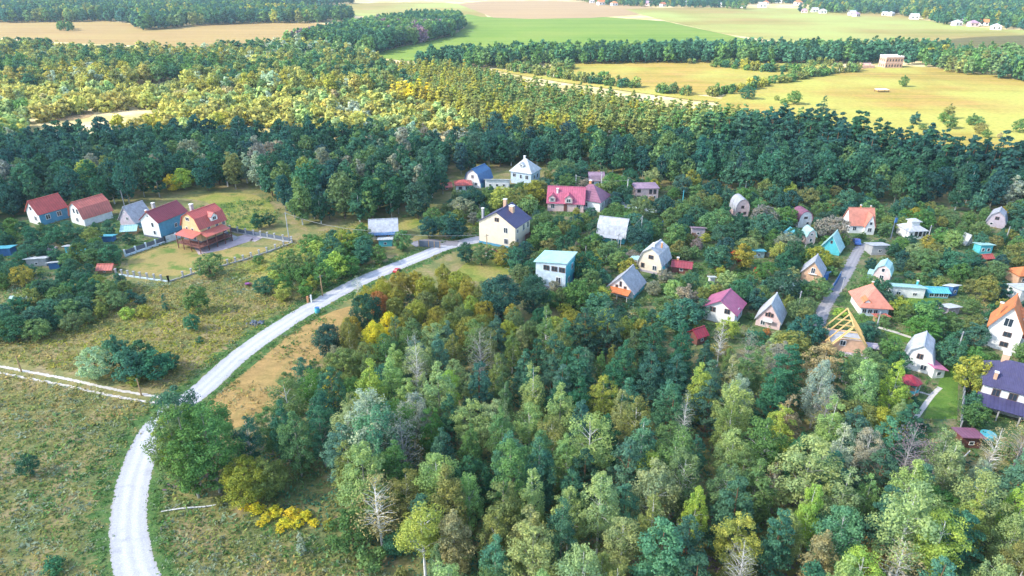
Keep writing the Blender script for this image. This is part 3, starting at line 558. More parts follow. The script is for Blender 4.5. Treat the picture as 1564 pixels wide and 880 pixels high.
# the house being built
c, t, dR, dL = frame_of((1266, 550), -16, 5.0, 4.6); e = empty('unfinished_house', c, t); e.scale = (.95, .95, .98); tag(e, 'unfinished block house with bare yellow timber rafters', 'house')
FOOT.append([tuple((c + dR * x + dL * y).xy) for x, y in ((-3.7, -4), (3.7, -4), (3.7, 4), (-3.7, 4))]); ANCH.append((c.x, c.y, 'the unfinished house')); KEEP.append((1260, 478, 1330, 535, c.y - 2))
MB().prism([(-2.9, 0), (-2.9, 3.2), (-1.9, 4.6), (1.9, 4.6), (2.9, 3.2), (2.9, 0)], -3.2, -2.9, 'Y').box(-2.9, -2.6, -2.9, 3.2, 0, 3.2).box(2.6, 2.9, -2.9, 3.2, 0, 3.2).box(-2.6, 2.6, 2.9, 3.2, 0, 3.2).build('wall', W['peach'], e)
MB().box(-2.6, 2.6, -2.9, 2.9, 2.9, 3.1).build('floor_slab', W['grey'], e)
MB().box(-1.0, 3.2, -5.2, -3.22, 0, 2.2).build('porch', W['blue'], e); MB().box(-1.2, 3.3, -5.3, -3.22, 2.21, 2.3).build('porch_roof', W['lilac'], e); MB().box(-1.2, 3.3, -5.36, -5.31, 2.1, 2.5).build('orange_board', W['rafter'], e)
for k in range(4):
    y = -3.6 + k * 2.3
    rf = MB().beam((-3.4, y, 2.9), (0, y, 7.4), .14, .2).beam((3.4, y, 2.9), (0, y, 7.4), .14, .2).beam((-1.7, y + .1, 5.1), (1.7, y + .1, 5.1), .1, .16)
    rf.build('rafter', W['rafter'], e)
MB().beam((0, -3.8, 7.35), (0, 3.4, 7.35), .12, .2).beam((-2.9, -3.8, 3.35), (-2.9, 3.4, 3.35), .16, .16).beam((2.9, -3.8, 3.35), (2.9, 3.4, 3.35), .16, .16).build('ridge_beam', W['rafter'], e)
MB().beam((-3.2, -3.9, 3.1), (-.1, -3.9, 7.2), .26, .06).beam((3.2, -3.9, 3.1), (.1, -3.9, 7.2), .26, .06).build('verge_board', W['rafter'], e)
for u in (.0, 1.2, 2.4): window(e, 'F', u, 1.5, .8, .8, 10.4, 5.8, True)
window(e, 'F', -1.0, 3.9, .8, .8, 6.4, 5.8)
MB().box(3.0, 6.0, 0.5, 2.6, 1.6, 1.75).box(3.1, 3.2, .6, .7, 0, 1.6).box(5.8, 5.9, .6, .7, 0, 1.6).box(5.8, 5.9, 2.4, 2.5, 0, 1.6).build('lean_to', W['lilac'], e)
# right side
e, r, c, t = house('summer_house', 'white house with high grey gambrel roof beside a pink roofed annex', (1421, 573), 57, 4.8, 6.0, 2.0, 3.6, 'gambrel', 'X', 'white', 'lslate', 'slate', wins=[('L', -.3, 3.3, .35, .9, 1), ('L', .2, 3.3, .35, .9, 1), ('L', 1, 1.2, .9, 1.0)], side='bluewhite', short='the white house with the pink annex')
e, r, c, t = house('shed', 'pink roofed annex beside the white house with high grey gambrel roof', (1423, 578), 4, 4.2, 2.2, 1.7, .5, 'mono', 'Y', 'white', 'pinkr', cat='annex', wins=[('F', 0, 1, .7, .7)])
e, r, c, t = house('farmhouse', 'tall white house with steep bright orange roof at the right edge', (1551, 541), 52, 5.0, 5.6, 4.4, 4.4, 'gable', 'X', 'white', 'orange', 'tile', wins=[('L', 0, 5.6, 1.2, 1.5), ('L', .4, 3.3, 1.1, .8, 1), ('L', .4, 1.3, 1.1, .8, 1), ('F', -1, 3, .8, 1), ('F', 1.5, 3, .8, 1)], chim=[(-1.2, 1.8, 5.5, 8.3, 'ochre', .45)], ov=.6, o=.5, short='the orange roofed house at the right edge')
dormer(r, 1.6, -1.9, 4.6, 2.6, 1.4, 2.4, 'orange', 'white')
MB().box(-1.4, 2.4, -5.2, -2.62, 0, 2.8).build('annex', W['white'], e); MB().box(-1.7, 2.7, -5.5, -2.62, 2.81, 2.95).build('annex_roof', roofmat('roof_red_metal', RC['red'], 'metal', 'X'), e)
e, r, c, t = house('farmhouse', 'big white house with dark purple tiled roof and dark porch roof at the right edge', (1492, 622), -33, 8.4, 11.5, 4.7, 3.6, 'hip', 'X', 'white', 'purple', 'tile', wins=[('F', -3.9, 3.7, 1.0, 1.2, 1), ('F', -1.5, 3.7, 1.1, 1.2, 1), ('F', .7, 3.7, .6, 1.2), ('F', 3.2, 3.7, 1.2, 1.2, 1), ('F', -2, 1.2, 1.2, 1.2, 1)], chim=[(-3.6, 1.4, 6, 8.7, 'peach', 1.0), (2.6, 1.4, 6, 8.5, 'peach', .8), (-4.6, -3.2, 4.9, 7.0, 'peach', .5)], hipk=1.9, short='the big purple roofed house at the right edge')
pr = MB(); shell(pr, [(-1.5, 2.4), (1.5, 3.1)], 10.5, .1, .1, 'X'); q = pr.build('porch_roof', roofmat('roof_purple_metal', RC['purple'], 'tile', 'X'), e); q.location = (-1, -5.75, -.2)
for x in (-6, -3, 0, 3.5): MB().box(x - .1, x + .1, -7.1, -6.9, 0, 2.2).build('porch_post', W['grey'], e)
house('shed', 'dark violet flat roofed shed below the big purple roofed house', (1466, 684), -4, 2.6, 3.0, 1.7, .4, 'mono', 'X', 'brown', 'plum', cat='shed', short='the violet flat roofed shed', wins=[('F', 0, 1, .6, .5)])
house('shed', 'flat roofed grey slab shed in the orchard left of the round roofed pink cottage', (1056, 361), -6, 2.6, 3.6, 1.8, .7, 'mono', 'X', 'lilac', 'mauve', 'slate', cat='shed', wins=[('F', 0, 1, .6, .5)], short='the grey slab shed')
house('shed', 'square shed with flat pale corrugated roof right of the village lane', (1330, 390), 2, 3.6, 4.4, 2.0, .7, 'mono', 'X', 'grey', 'lslate', 'slate', cat='shed', wins=[('F', 0, 1.2, .8, .7)], short='the square shed by the lane')
house('hut', 'tiny white steep roofed hut near the turquoise cabin', (1474, 376), 20, 1.6, 1.8, .8, 2.2, 'gable', 'Y', 'white', 'pale', 'slate', cat='hut', wins=[('F', 0, .6, .3, .3)])
house('cabin', 'turquoise cabin with pale roof beside the tiny white steep hut', (1495, 388), 0, 2.8, 3.2, 2.0, .5, 'mono', 'X', 'turq', 'mint', cat='cabin', wins=[('F', -.8, 1.2, .6, .7), ('F', .6, 1.2, .6, .7)], short='the turquoise cabin')
house('shed', 'red and white patched shed just below the turquoise cabin', (1503, 399), 10, 1.6, 2.4, .8, .6, 'gable', 'X', 'brown', 'red', cat='shed', keep=False)
house('cottage', 'peach cottage with orange roof cut by the right edge above the pale slab building', (1553, 436), 4, 4, 5, 2.4, 1.6, 'hip', 'X', 'peach', 'orange', 'tile', wins=[('F', -1.2, 1.4, .8, .8)])
house('outbuilding', 'pale grey windowless slab building at the right edge', (1555, 462), 4, 4, 4.6, 2.6, .4, 'mono', 'X', 'white', 'pale', 'slate', cat='outbuilding', wins=[('R', 0, 1.4, .6, .6)])
house('shed', 'turquoise fronted shed with tilted white roof right of the blue greenhouse', (1452, 453), 20, 2.0, 1.8, 1.9, .6, 'mono', 'X', 'deepblue', 'pale', cat='shed', wins=[('F', 0, 1.1, .5, .6)])
house('shed', 'pale pink plank shed in the orchard left of the orange roofed house', (1446, 482), 10, 2.6, 2.8, 1.2, .6, 'mono', 'X', 'lilac', 'pale', 'slate', cat='shed', wins=[('F', 0, .8, .5, .4)])
house('shed', 'turquoise roofed low cabin in the orchard under the round roofed cottage', (1150, 394), -4, 2.2, 2.8, 1.5, .4, 'mono', 'X', 'tealgrey', 'turq', cat='cabin', wins=[('F', 0, .9, .5, .5)])
house('shed', 'rusty red sheet roofed shed hidden among trees below the purple roofed white house', (1064, 528), 30, 2.6, 2.6, 1.9, 1.1, 'gable', 'X', 'brown', 'dred', cat='shed', wins=[('F', 0, 1, .5, .5)], keep=True)
house('outhouse', 'narrow white outhouse in the orchard left of the purple roofed white house', (1083, 436), 0, 1.1, 1.2, 1.8, .3, 'mono', 'X', 'white', 'pale', cat='outhouse', doors=[('F', 0, .7, 1.6, 'grey')])
e, r, c, t = house('cottage', 'small grey roofed cottage with blue awning left of the road end', (566, 367), 8, 5, 6.4, 2.0, 2.2, 'gable', 'X', 'white', 'lslate', 'slate', wins=[('F', -1.5, 1.2, .8, .8), ('F', 1, 1.2, .8, .8)], short='the cottage with blue awning', keep=True)
MB().box(-3.6, 3.6, -4.6, -2.52, 1.85, 1.97).build('awning', roofmat('roof_blue_metal', RC['turq'], 'metal', 'X'), e)
for x in (-3.4, -1.1, 1.2, 3.4): MB().box(x - .08, x + .08, -4.5, -4.35, 0, 1.84).build('porch_post', W['ochre'], e)
house('shed', 'flat white box shed in front of the cottage with blue awning', (579, 377), 4, 2, 3.0, 1.4, .3, 'mono', 'X', 'turq', 'pale', cat='shed', wins=[('F', 0, .8, .5, .4)])
house('shed', 'pale grey flat roofed shed in the left gardens, larger of two', (42, 408), 8, 2.6, 4.0, 1.2, .6, 'mono', 'X', 'grey', 'pale', 'slate', cat='shed', wins=[('F', 0, .7, .5, .4)], short='the flat shed in the left gardens')
house('shed', 'white tilted sheet shed right of the larger pale shed in the left gardens', (76, 412), 14, 1.8, 2.0, 1.0, .5, 'mono', 'X', 'deepblue', 'pale', cat='shed', keep=True)
house('shed', 'small red roofed shed beside the lower left end of the post fence', (150, 418), 4, 2.2, 2.8, .9, .7, 'gable', 'X', 'wood', 'red2', cat='shed', wins=[('F', 0, .6, .4, .4)])
house('greenhouse', 'small greenhouse with white and green striped sheet roof beside the blue sided house', (187, 360), 10, 2.6, 3.2, 1.2, .8, 'gable', 'X', 'wood', 'mint', cat='greenhouse')
house('shed', 'bright blue tin hut in the left gardens', (101, 388), 4, 1.4, 1.6, 1.5, .3, 'mono', 'X', 'turq', 'pale', cat='hut', doors=[('F', 0, .6, 1.3, 'deepblue')])
house('shed', 'blue scrap shed right of the bright blue tin hut', (157, 370), 4, 1.8, 2.4, 1.1, .3, 'mono', 'X', 'deepblue', 'turq', cat='shed', keep=True)
house('shed', 'teal tarpaulin roofed shed at the left edge of the photo', (-6, 392), 10, 2.6, 3.2, 1.4, .4, 'mono', 'X', 'deepblue', 'turq', cat='shed')

# polytunnels
def tunnel(label, px, th, L, wd):
    c, t, dR, dL = frame_of(px, th, wd, L); e = empty('polytunnel', c, t); tag(e, label, 'polytunnel')
    pr = [(wd / 2 * math.cos(math.pi * k / 10), wd * .5 * math.sin(math.pi * k / 10)) for k in range(11)]
    MB().prism(pr, -L / 2, L / 2, 'X').build('film', plain('tunnel_film', (.45, .62, .60), .4), e, smooth=False)
    for k in range(4):
        x = -L / 2 + L * k / 3
        MB().tube([(x, p[0] * 1.02, p[1] * 1.02) for p in pr], [.03] * 11, 5).build('hoop', FRAMEW, e)
    FOOT.append([tuple((c + dR * x + dL * y).xy) for x, y in ((-L / 2, -wd / 2), (L / 2, -wd / 2), (L / 2, wd / 2), (-L / 2, wd / 2))])
tunnel('pale dome shaped polytunnel above the steep pink gabled cottage', (1200, 449), 30, 3.4, 2.6)
tunnel('long translucent polytunnel right of the small red cross paths', (1500, 496), 5, 5, 1.6)
tunnel('low teal film tunnel at the far left below the gardens', (14, 462), 12, 7, 1.8)

# gazebo
c = G(1385, 599); e = empty('gazebo', c, .2); tag(e, 'octagonal garden gazebo with dark red roof and white posts', 'gazebo'); FOOT.append([(c.x - 2, c.y - 2), (c.x + 2, c.y - 2), (c.x + 2, c.y + 2), (c.x - 2, c.y + 2)]); KEEP.append((1370, 572, 1400, 596, c.y - 1)); ANCH.append((c.x, c.y, 'the red roofed gazebo'))
oc8 = [(1.7 * math.cos(math.pi / 4 * k), 1.7 * math.sin(math.pi / 4 * k)) for k in range(8)]
mb = MB(); mb.add([(x, y, 2.1) for x, y in oc8] + [(x, y, 2.2) for x, y in oc8] + [(0, 0, 3.2)], [tuple(range(7, -1, -1))] + [(k, (k + 1) % 8, (k + 1) % 8 + 8, k + 8) for k in range(8)] + [(k + 8, (k + 1) % 8 + 8, 16) for k in range(8)])
mb.build('roof', roofmat('roof_dred_metal', RC['dred'], 'metal', 'X'), e)
for x, y in oc8: MB().box(x * .85 - .05, x * .85 + .05, y * .85 - .05, y * .85 + .05, 0, 2.1).build('post', FRAMEW, e)
mb = MB()
for k in range(7): mb.beam((oc8[k][0] * .85, oc8[k][1] * .85, .8), (oc8[k + 1][0] * .85, oc8[k + 1][1] * .85, .8), .06, .5)
mb.build('railing', W['turq'], e); MB().plate([(x * .95, y * .95) for x, y in oc8], 0, .25).build('base', W['ochre'], e)
# child's slide tower right below it
c = G(1379, 622); e = empty('play_tower', c, 0); tag(e, 'small play tower with turquoise panel and pink roof below the gazebo', 'play tower')
for x, y in ((-.4, -.4), (.4, -.4), (.4, .4), (-.4, .4)): MB().box(x - .04, x + .04, y - .04, y + .04, 0, 1.9).build('post', FRAMEW, e)
MB().box(-.45, .45, -.46, -.4, .9, 1.5).box(-.46, -.4, -.4, .4, .9, 1.5).box(.4, .46, -.4, .4, .9, 1.5).build('panel', W['turq'], e)
MB().prism([(-.6, 1.85), (0, 2.4), (.6, 1.85)], -.6, .6, 'Y').build('roof', roofmat('roof_red_metal', RC['red'], 'metal', 'X'), e)
MB().beam((.4, 0, .95), (1.9, 0, .1), .5, .06).build('slide', W['deepblue'], e)

# the brick ruin beyond the meadow
c, t, dR, dL = frame_of((1341, 107), 4, 11, 17.2); c = G(1359, 103); e = empty('brick_mansion', c, t); e.scale = (.66, .66, .68); tag(e, 'unfinished two storey brick mansion with white parapet beyond the gold meadow', 'mansion'); ANCH.append((c.x, c.y, 'the brick mansion')); KEEP.append((1335, 78, 1380, 108, c.y - 6))
FOOT.append([tuple((c + dR * x + dL * y).xy) for x, y in ((-10, -7), (10, -7), (10, 7), (-10, 7))])
MB().box(-8.6, 8.6, -5.5, 5.5, 0, 9.4).build('wall', W['brick'], e)
MB().box(-8.8, 8.8, -5.7, 5.7, 9.41, 9.9).box(-8.7, 8.7, -5.6, 5.6, 4.7, 4.95).build('cornice', W['pink'], e)
mb = MB()
for k in range(9): mb.box(-8.8 + k * 2.0, -7.6 + k * 2.0, -5.7, -5.2, 9.91, 11.0 + .4 * (k % 2)); mb.box(-8.8 + k * 2.0, -7.6 + k * 2.0, 5.2, 5.7, 9.91, 11.0)
mb.build('parapet', W['white'], e)
roof_obj(e, 'hip', 9.4, 15, 9.91, 1.6, 'X', 'pale', 'slate', 0, 0)
DK = MB().box(-.6, .6, -.1, 0, -1, 1).mesh('opening', W['dark'])
for z in (2.2, 7.0):
    for k in range(6):
        window(e, 'F', -7.1 + k * 2.8, z, 1.1, 2.0, 11, 17.2, True)
    for k in range(3): window(e, 'R', -3.2 + k * 3.2, z, 1.1, 2.0, 11, 17.2, True); window(e, 'L', -3.2 + k * 3.2, z, 1.1, 2.0, 11, 17.2, True)
c, t, dR, dL = frame_of((1311, 106), 4, 7, 11); c = G(1323, 104); e = empty('ruin', c, t); e.scale = (.7, .7, .7); tag(e, 'low roofless brick ruin left of the brick mansion', 'ruin')
for k, (x0, x1, y0, y1, hh) in enumerate([(-5.5, 5.5, -3.5, -3.1, 2.6), (-5.5, 5.5, 3.1, 3.5, 4.0), (-5.5, -5.1, -3.1, 3.1, 4.6), (5.1, 5.5, -3.1, 3.1, 3.0), (0, .4, -3.1, 3.1, 3.6)]):
    MB().box(x0, x1, y0, y1, 0, hh).build('wall', W['brick' if k != 1 else 'pink'], e)
FOOT.append([tuple((c + dR * x + dL * y).xy) for x, y in ((-7, -5), (7, -5), (7, 5), (-7, 5))])
# wooden shelter standing in the meadow
c = G(1346, 141); e = empty('field_shelter', c, .1); tag(e, 'low open shelter with flat roof alone in the gold meadow', 'shelter')
MB().box(-3, 3, -1.8, 1.8, 1.4, 1.6).build('roof', W['pink'], e)
for x, y in ((-2.8, -1.6), (2.8, -1.6), (2.8, 1.6), (-2.8, 1.6)): MB().box(x - .1, x + .1, y - .1, y + .1, 0, 1.4).build('post', W['brown'], e)

# far settlement: small houses seen over the fields
rnd = random.Random(8)
FAR = [(962, 6, 'white'), (985, 9, 'pink'), (1003, 5, 'white'), (1012, 10, 'red'), (935, 9, 'red'), (1046, 8, 'white'), (1092, 10, 'white'), (1112, 6, 'pink'), (1128, 12, 'red'), (1160, 12, 'white'), (1166, 7, 'red'), (1184, 5, 'white'),
       (1222, 20, 'pink'), (1240, 19, 'white'), (1252, 21, 'white'), (1298, 24, 'white'), (1308, 26, 'pink'), (1345, 24, 'white'), (1362, 25, 'white'), (1390, 30, 'white'), (1459, 40, 'white'), (1472, 37, 'white'), (1481, 41, 'pink'), (1495, 39, 'red'), (1513, 46, 'white'),
       (1322, 4, 'white'), (1452, 8, 'red'), (1446, 5, 'red'), (1516, 14, 'white'), (1530, 18, 'white'), (1556, 10, 'pink'), (1400, 12, 'white'), (1550, 20, 'red'), (1270, 7, 'white'), (1215, 8, 'red'), (1366, 9, 'pink'), (900, 5, 'white'), (915, 8, 'red')]
side_w = {'white': ('white', 'lslate', 'white walls and grey roof'), 'pink': ('pink', 'mauve', 'pink walls and mauve roof'), 'red': ('white', 'orange', 'an orange roof')}
seenl = {}
for k, (x, y, s) in enumerate(FAR):
    wl, rc_, ds = side_w[s]; y = max(y, 4)
    ref = 'right of the bright green field' if x < 1030 else 'above the middle of the dry field' if x < 1200 else 'by the roadside at the dry field edge' if y > 17 and x < 1440 else 'at the right end of the dry field' if y > 17 else 'deep in the far wood'
    lb = 'far %s house, %s, %s' % ('gabled' if k % 2 else 'hipped', ds, ref)
    c, t, dR, dL = frame_of((x, y), rnd.uniform(-25, 40), 8, 10)
    e = empty('village_house', c, t); tag(e, lb, 'house', 'houses of the far settlement')
    s_ = rnd.uniform(.6, .9) * (1.2 if y < 15 else 1)
    MB().box(-5 * s_, 5 * s_, -4 * s_, 4 * s_, 0, 4.2 * s_).build('wall', W[wl], e)
    roof_obj(e, 'gable' if k % 2 else 'hip', 8 * s_, 10 * s_, 4.2 * s_, 3 * s_, 'X', rc_, 'metal')
    FOOT.append([(c.x - 7, c.y - 25), (c.x + 7, c.y - 25), (c.x + 7, c.y + 7), (c.x - 7, c.y + 7)])
    for u in (-2.5, 2.5): window(e, 'F', u * s_, 2.3 * s_, 1.4, 1.5, 8 * s_, 10 * s_, True)
# ---------------------------------------------------------------- tree models
def leaf_quads(P, N, size, rs, jit=.6, asp=.62):
    n = len(P)
    N = N + rs.normal(0, jit, (n, 3)); N /= np.linalg.norm(N, axis=1)[:, None] + 1e-9
    A = rs.normal(0, 1, (n, 3)); A -= (A * N).sum(1)[:, None] * N; A /= np.linalg.norm(A, axis=1)[:, None] + 1e-9
    B = np.cross(N, A); s = (size * rs.uniform(.6, 1.4, n))[:, None]
    A = A * s; B = B * s * asp
    return np.stack([P - A, P - B * 1.0, P + A, P + B], 1)
def crown_quads(seed, H, env, z0, ncl, clr, nl, leaf, flat=.75, inner=.25, droop=0.0, up=.4, jit=.6):
    """leaves gathered in clumps on branch ends. env(t): crown radius at height fraction t"""
    rs = np.random.RandomState(seed); Q = []; C = []
    ts = rs.uniform(0, 1, ncl * 3)
    wgt = np.array([env(t) for t in ts]); keep = ts[rs.uniform(0, wgt.max(), len(ts)) < wgt][:ncl]
    for i, t in enumerate(keep):
        az = i * 2.399 + rs.uniform(-.5, .5); rr = env(t) * (rs.uniform(.62, 1.04) if rs.rand() > inner else rs.uniform(.1, .6))
        c = np.array([rr * math.cos(az), rr * math.sin(az), z0 + t * (H - z0)])
        cr = clr * rs.uniform(.65, 1.3) * (.6 + .4 * env(t) / wgt.max())
        m = int(nl * rs.uniform(.7, 1.3))
        D = rs.normal(0, 1, (m, 3)); D /= np.linalg.norm(D, axis=1)[:, None]
        rad = rs.uniform(.55, 1.08, m)[:, None]
        P = c + D * rad * cr * np.array([1, 1, flat]); P[:, 2] -= droop * rad[:, 0] * np.abs(rs.normal(0, 1, m)) * cr
        out = c / (np.linalg.norm(c[:2]) + .3) * np.array([1, 1, 0]) * .3
        N = D + out + np.array([0, 0, up])
        Q.append(leaf_quads(P, N, leaf, rs, jit)); C.append(c)
    return np.concatenate(Q), C
def trunk_mesh(name, H, r, C, mat, seed, z0, nb=12, lean=.25, show=True):
    rs = random.Random(seed); mb = MB()
    lx, ly = rs.uniform(-lean, lean), rs.uniform(-lean, lean)
    sp_ = lambda t: (lx * math.sin(t * 3) * t, ly * math.sin(t * 2.4 + 1) * t, H * .93 * t)
    mb.tube([sp_(k / 6) for k in range(7)], [r * (1 - .88 * k / 6) for k in range(7)], 6)
    C = list(C); rs.shuffle(C)
    for c in C[:nb]:
        zc = max(z0 * .7, c[2] - math.hypot(c[0], c[1]) * rs.uniform(.5, .9)); t = min(.92, zc / (H * .93)); b = Vector(sp_(t)); e = Vector(c) * 1.0
        mid = b.lerp(e, .5) + Vector((0, 0, .12 * (e - b).length))
        rb = r * (1 - .88 * t) * .5
        mb.tube([b, mid, e], [rb, rb * .6, rb * .2], 4)
    return mb.mesh(name, mat)
BK = {'birch': barkmat('birch_bark', (.72, .70, .66), True), 'brown': barkmat('brown_bark', (.15, .11, .08)), 'pine': barkmat('pine_bark', (.26, .13, .07)), 'aspen': barkmat('aspen_bark', (.38, .37, .30)), 'grey': barkmat('grey_bark', (.42, .40, .40))}
e_oval = lambda w: (lambda t: w * math.sin(math.pi * min(1, max(0, t * .93 + .05))) ** .62)
e_birch = lambda w: (lambda t: w * (math.sin(math.pi * min(.999, t * .9 + .08)) ** .8) * (1.12 - .5 * t))
e_cone = lambda w: (lambda t: w * (1 - t) ** .72 * (1 if t > .12 else .6 + t * 3.3) + .12)
e_pine = lambda w: (lambda t: w * (math.sin(math.pi * min(1, t * .78 + .22)) ** .7) * (1.05 - .25 * t))
e_round = lambda w: (lambda t: w * math.sqrt(max(0.02, 1 - (2 * t - .95) ** 2)))
e_col = lambda w: (lambda t: w * (math.sin(math.pi * min(1, t * .92 + .06)) ** .4))
# species: H, envelope, z0, clumps, clump radius, leaves per clump, leaf size, flat, inner, droop, bark, trunk radius, branches
e_spire = lambda w: (lambda t: w * (min(1, t * 5 + .35)) * (1 - t ** 2.2) ** .75 + .1)
SPEC = {
 'birch_tree': [dict(H=11, env=e_birch(2.2), z0=2.2, ncl=105, clr=.46, nl=87, leaf=0.086, flat=1.1, droop=.9, bark='birch', r=.13, nb=40),
                dict(H=11, env=e_oval(2.0), z0=2.2, ncl=95, clr=.52, nl=93, leaf=0.090, flat=1., droop=1.0, bark='birch', r=.14, nb=44),
                dict(H=11, env=e_spire(1.4), z0=1.8, ncl=85, clr=.44, nl=87, leaf=0.086, flat=1.1, droop=.8, bark='birch', r=.12, nb=36)],
 'aspen_tree': [dict(H=11, env=e_round(2.4), z0=1.4, ncl=105, clr=.56, nl=96, leaf=0.098, bark='aspen', r=.16, nb=30),
                dict(H=11, env=e_oval(2.1), z0=3.0, ncl=46, clr=.82, nl=172, leaf=0.098, flat=.7, bark='birch', r=.17, nb=40),
                dict(H=11, env=e_birch(1.9), z0=1.2, ncl=90, clr=.55, nl=93, leaf=0.094, bark='aspen', r=.14, nb=26)],
 'pine_tree': [dict(H=10, env=e_pine(2.3), z0=1.6, ncl=110, clr=.5, nl=90, leaf=0.090, flat=.55, up=.9, jit=.8, bark='pine', r=.15, nb=24),
               dict(H=10, env=e_cone(2.3), z0=1.0, ncl=115, clr=.48, nl=90, leaf=0.090, flat=.5, up=.9, jit=.8, bark='pine', r=.15, nb=24),
               dict(H=10, env=e_pine(1.7), z0=1.8, ncl=90, clr=.48, nl=90, leaf=0.090, flat=.6, up=.8, jit=.8, bark='pine', r=.13, nb=20)],
 'oak_tree': [dict(H=8, env=e_round(3.2), z0=1.0, ncl=150, clr=.66, nl=87, leaf=0.115, bark='brown', r=.2, nb=20),
              dict(H=8, env=e_oval(2.8), z0=1.0, ncl=130, clr=.72, nl=90, leaf=0.115, bark='brown', r=.2, nb=20)],
 'bare_tree': [dict(H=10, env=e_birch(1.7), z0=2.5, ncl=110, clr=.5, nl=14, leaf=0.066, flat=1., bark='birch', r=.12, nb=100),
               dict(H=10, env=e_oval(2.0), z0=2.0, ncl=110, clr=.55, nl=16, leaf=0.066, flat=1., bark='grey', r=.13, nb=100)],
 'garden_tree': [dict(H=5, env=e_round(2.4), z0=.5, ncl=85, clr=.52, nl=44, leaf=.135, bark='brown', r=.12, nb=8),
                 dict(H=5, env=e_oval(2.0), z0=.5, ncl=75, clr=.5, nl=44, leaf=.135, bark='brown', r=.12, nb=8),
                 dict(H=5, env=e_birch(1.9), z0=.6, ncl=70, clr=.48, nl=44, leaf=.13, bark='brown', r=.1, nb=8)],
 'spruce_tree': [dict(H=9, env=e_cone(1.7), z0=.5, ncl=90, clr=.4, nl=46, leaf=.12, flat=.45, up=.6, bark='brown', r=.12, nb=6)],
 'poplar_tree': [dict(H=13, env=e_oval(2.9), z0=2.0, ncl=110, clr=.95, nl=26, leaf=.30, bark='aspen', r=.2, nb=14),
                 dict(H=12, env=e_birch(2.7), z0=1.8, ncl=100, clr=.9, nl=26, leaf=.30, bark='birch', r=.18, nb=16),
                 dict(H=12, env=e_round(3.3), z0=1.4, ncl=120, clr=.95, nl=24, leaf=.30, bark='brown', r=.2, nb=12)],
}
SH = {'bush': [dict(H=2.4, env=e_round(1.5), z0=.1, ncl=42, clr=.42, nl=26, leaf=.15), dict(H=2.4, env=e_oval(1.3), z0=.1, ncl=38, clr=.4, nl=26, leaf=.15), dict(H=2.4, env=e_birch(1.2), z0=.05, ncl=34, clr=.4, nl=26, leaf=.14)]}
SPEC['apple_tree'] = SPEC['garden_tree']
MESH = {}
def variants(kind):
    if kind in MESH: return MESH[kind]
    out = []
    for i, s in enumerate((SPEC.get(kind) or SH[kind])):
        for rep in range(3 if kind in ('birch_tree', 'aspen_tree', 'pine_tree') else 1 if kind == 'spruce_tree' else 2):
            sd = (sum(map(ord, kind)) * 7 + i * 31 + rep * 101) % 100000
            Q, C = crown_quads(sd, s['H'], s['env'], s['z0'], s['ncl'], s['clr'], s['nl'], s['leaf'], s.get('flat', .75), s.get('inner', .25), s.get('droop', 0), s.get('up', .4), s.get('jit', .6))
            cm = np_quads(kind + '_crown', Q, LM)
            tm = trunk_mesh(kind + '_trunk', s['H'], s['r'], C, BK[s['bark']], sd, s['z0'], s['nb']) if 'bark' in s else None
            out.append((cm, tm, s['H']))
    MESH[kind] = out; return out
T = {  # leaf colours, linear
 'pale': (.160, .212, .092), 'lime': (.18, .23, .055), 'olive': (.12, .14, .050), 'green': (.062, .120, .042), 'teal': (.042, .105, .070),
 'bluegreen': (.065, .140, .098), 'dark': (.030, .080, .050), 'darkblue': (.026, .074, .064), 'yellow': (.36, .31, .035), 'gold': (.175, .175, .038), 'rust': (.22, .12, .045),
 'silver': (.19, .23, .18), 'tan': (.20, .17, .095), 'grey': (.15, .15, .12), 'purple': (.12, .09, .12), 'sunpale': (.205, .205, .065), 'sungold': (.22, .21, .045), 'red': (.30, .05, .03), 'mid': (.082, .138, .058)}
WORD = {'pale': 'pale green', 'lime': 'lime green', 'olive': 'olive green', 'green': 'leaf green', 'teal': 'deep teal green', 'bluegreen': 'blue green', 'dark': 'dark green', 'darkblue': 'dark bluish green', 'yellow': 'bright yellow', 'gold': 'golden green',
        'rust': 'rust orange', 'silver': 'silver grey green', 'tan': 'tan brown', 'grey': 'greyish', 'purple': 'purplish', 'sunpale': 'pale', 'sungold': 'golden', 'red': 'red', 'mid': 'mid green'}
LANDM = [((210, 780), 'the nearest bend of the white road'), ((300, 600), 'the junction of road and field track'), ((440, 780), 'the yellow flowering bushes'), ((390, 590), 'the orange brown mown strip'), ((170, 575), 'the twin rut field track'),
         ((545, 430), 'the far stretch of the white road'), ((1445, 600), 'the green lawn with the pale path'), ((1270, 460), 'the village lane'), ((725, 322), 'the grey concrete wall'), ((250, 400), 'the dry fenced lawn'),
         ((380, 320), 'the green meadow behind the orange house'), ((640, 870), 'the bottom edge left of centre'), ((800, 880), 'the bottom edge at the centre'), ((960, 900), 'the bottom edge right of centre'), ((1130, 900), 'the bottom edge three quarters across'), ((1300, 900), 'the bottom edge far right'), ((1500, 900), 'the bottom right corner'),
         ((700, 620), 'the middle of the wood'), ((850, 700), 'the wood\'s open dark gap'), ((1000, 640), 'the pine thicket in the wood'), ((1150, 660), 'the pale birches of the wood'), ((900, 790), 'the blue green pine of the wood'), ((1300, 720), 'the tall aspen group'), ((1450, 760), 'the right side of the wood'),
         ((560, 560), 'the yellow tree clump'), ((540, 680), 'the tall pale birch of the wood'), ((60, 600), 'the left edge above the track'), ((60, 820), 'the bottom left corner'), ((60, 500), 'the teal thicket at the left edge'),
         ((0, 330), 'the left edge of the dark wood'), ((560, 320), 'the tall wood above the road'), ((1200, 300), 'the dark wood above the village'), ((1450, 320), 'the dark wood on the right'), ((950, 270), 'the dark wood above the pink box house')]
for p, s in LANDM:
    g = G(*p); ANCH.append((g.x, g.y, s))
FOOTP = FOOT
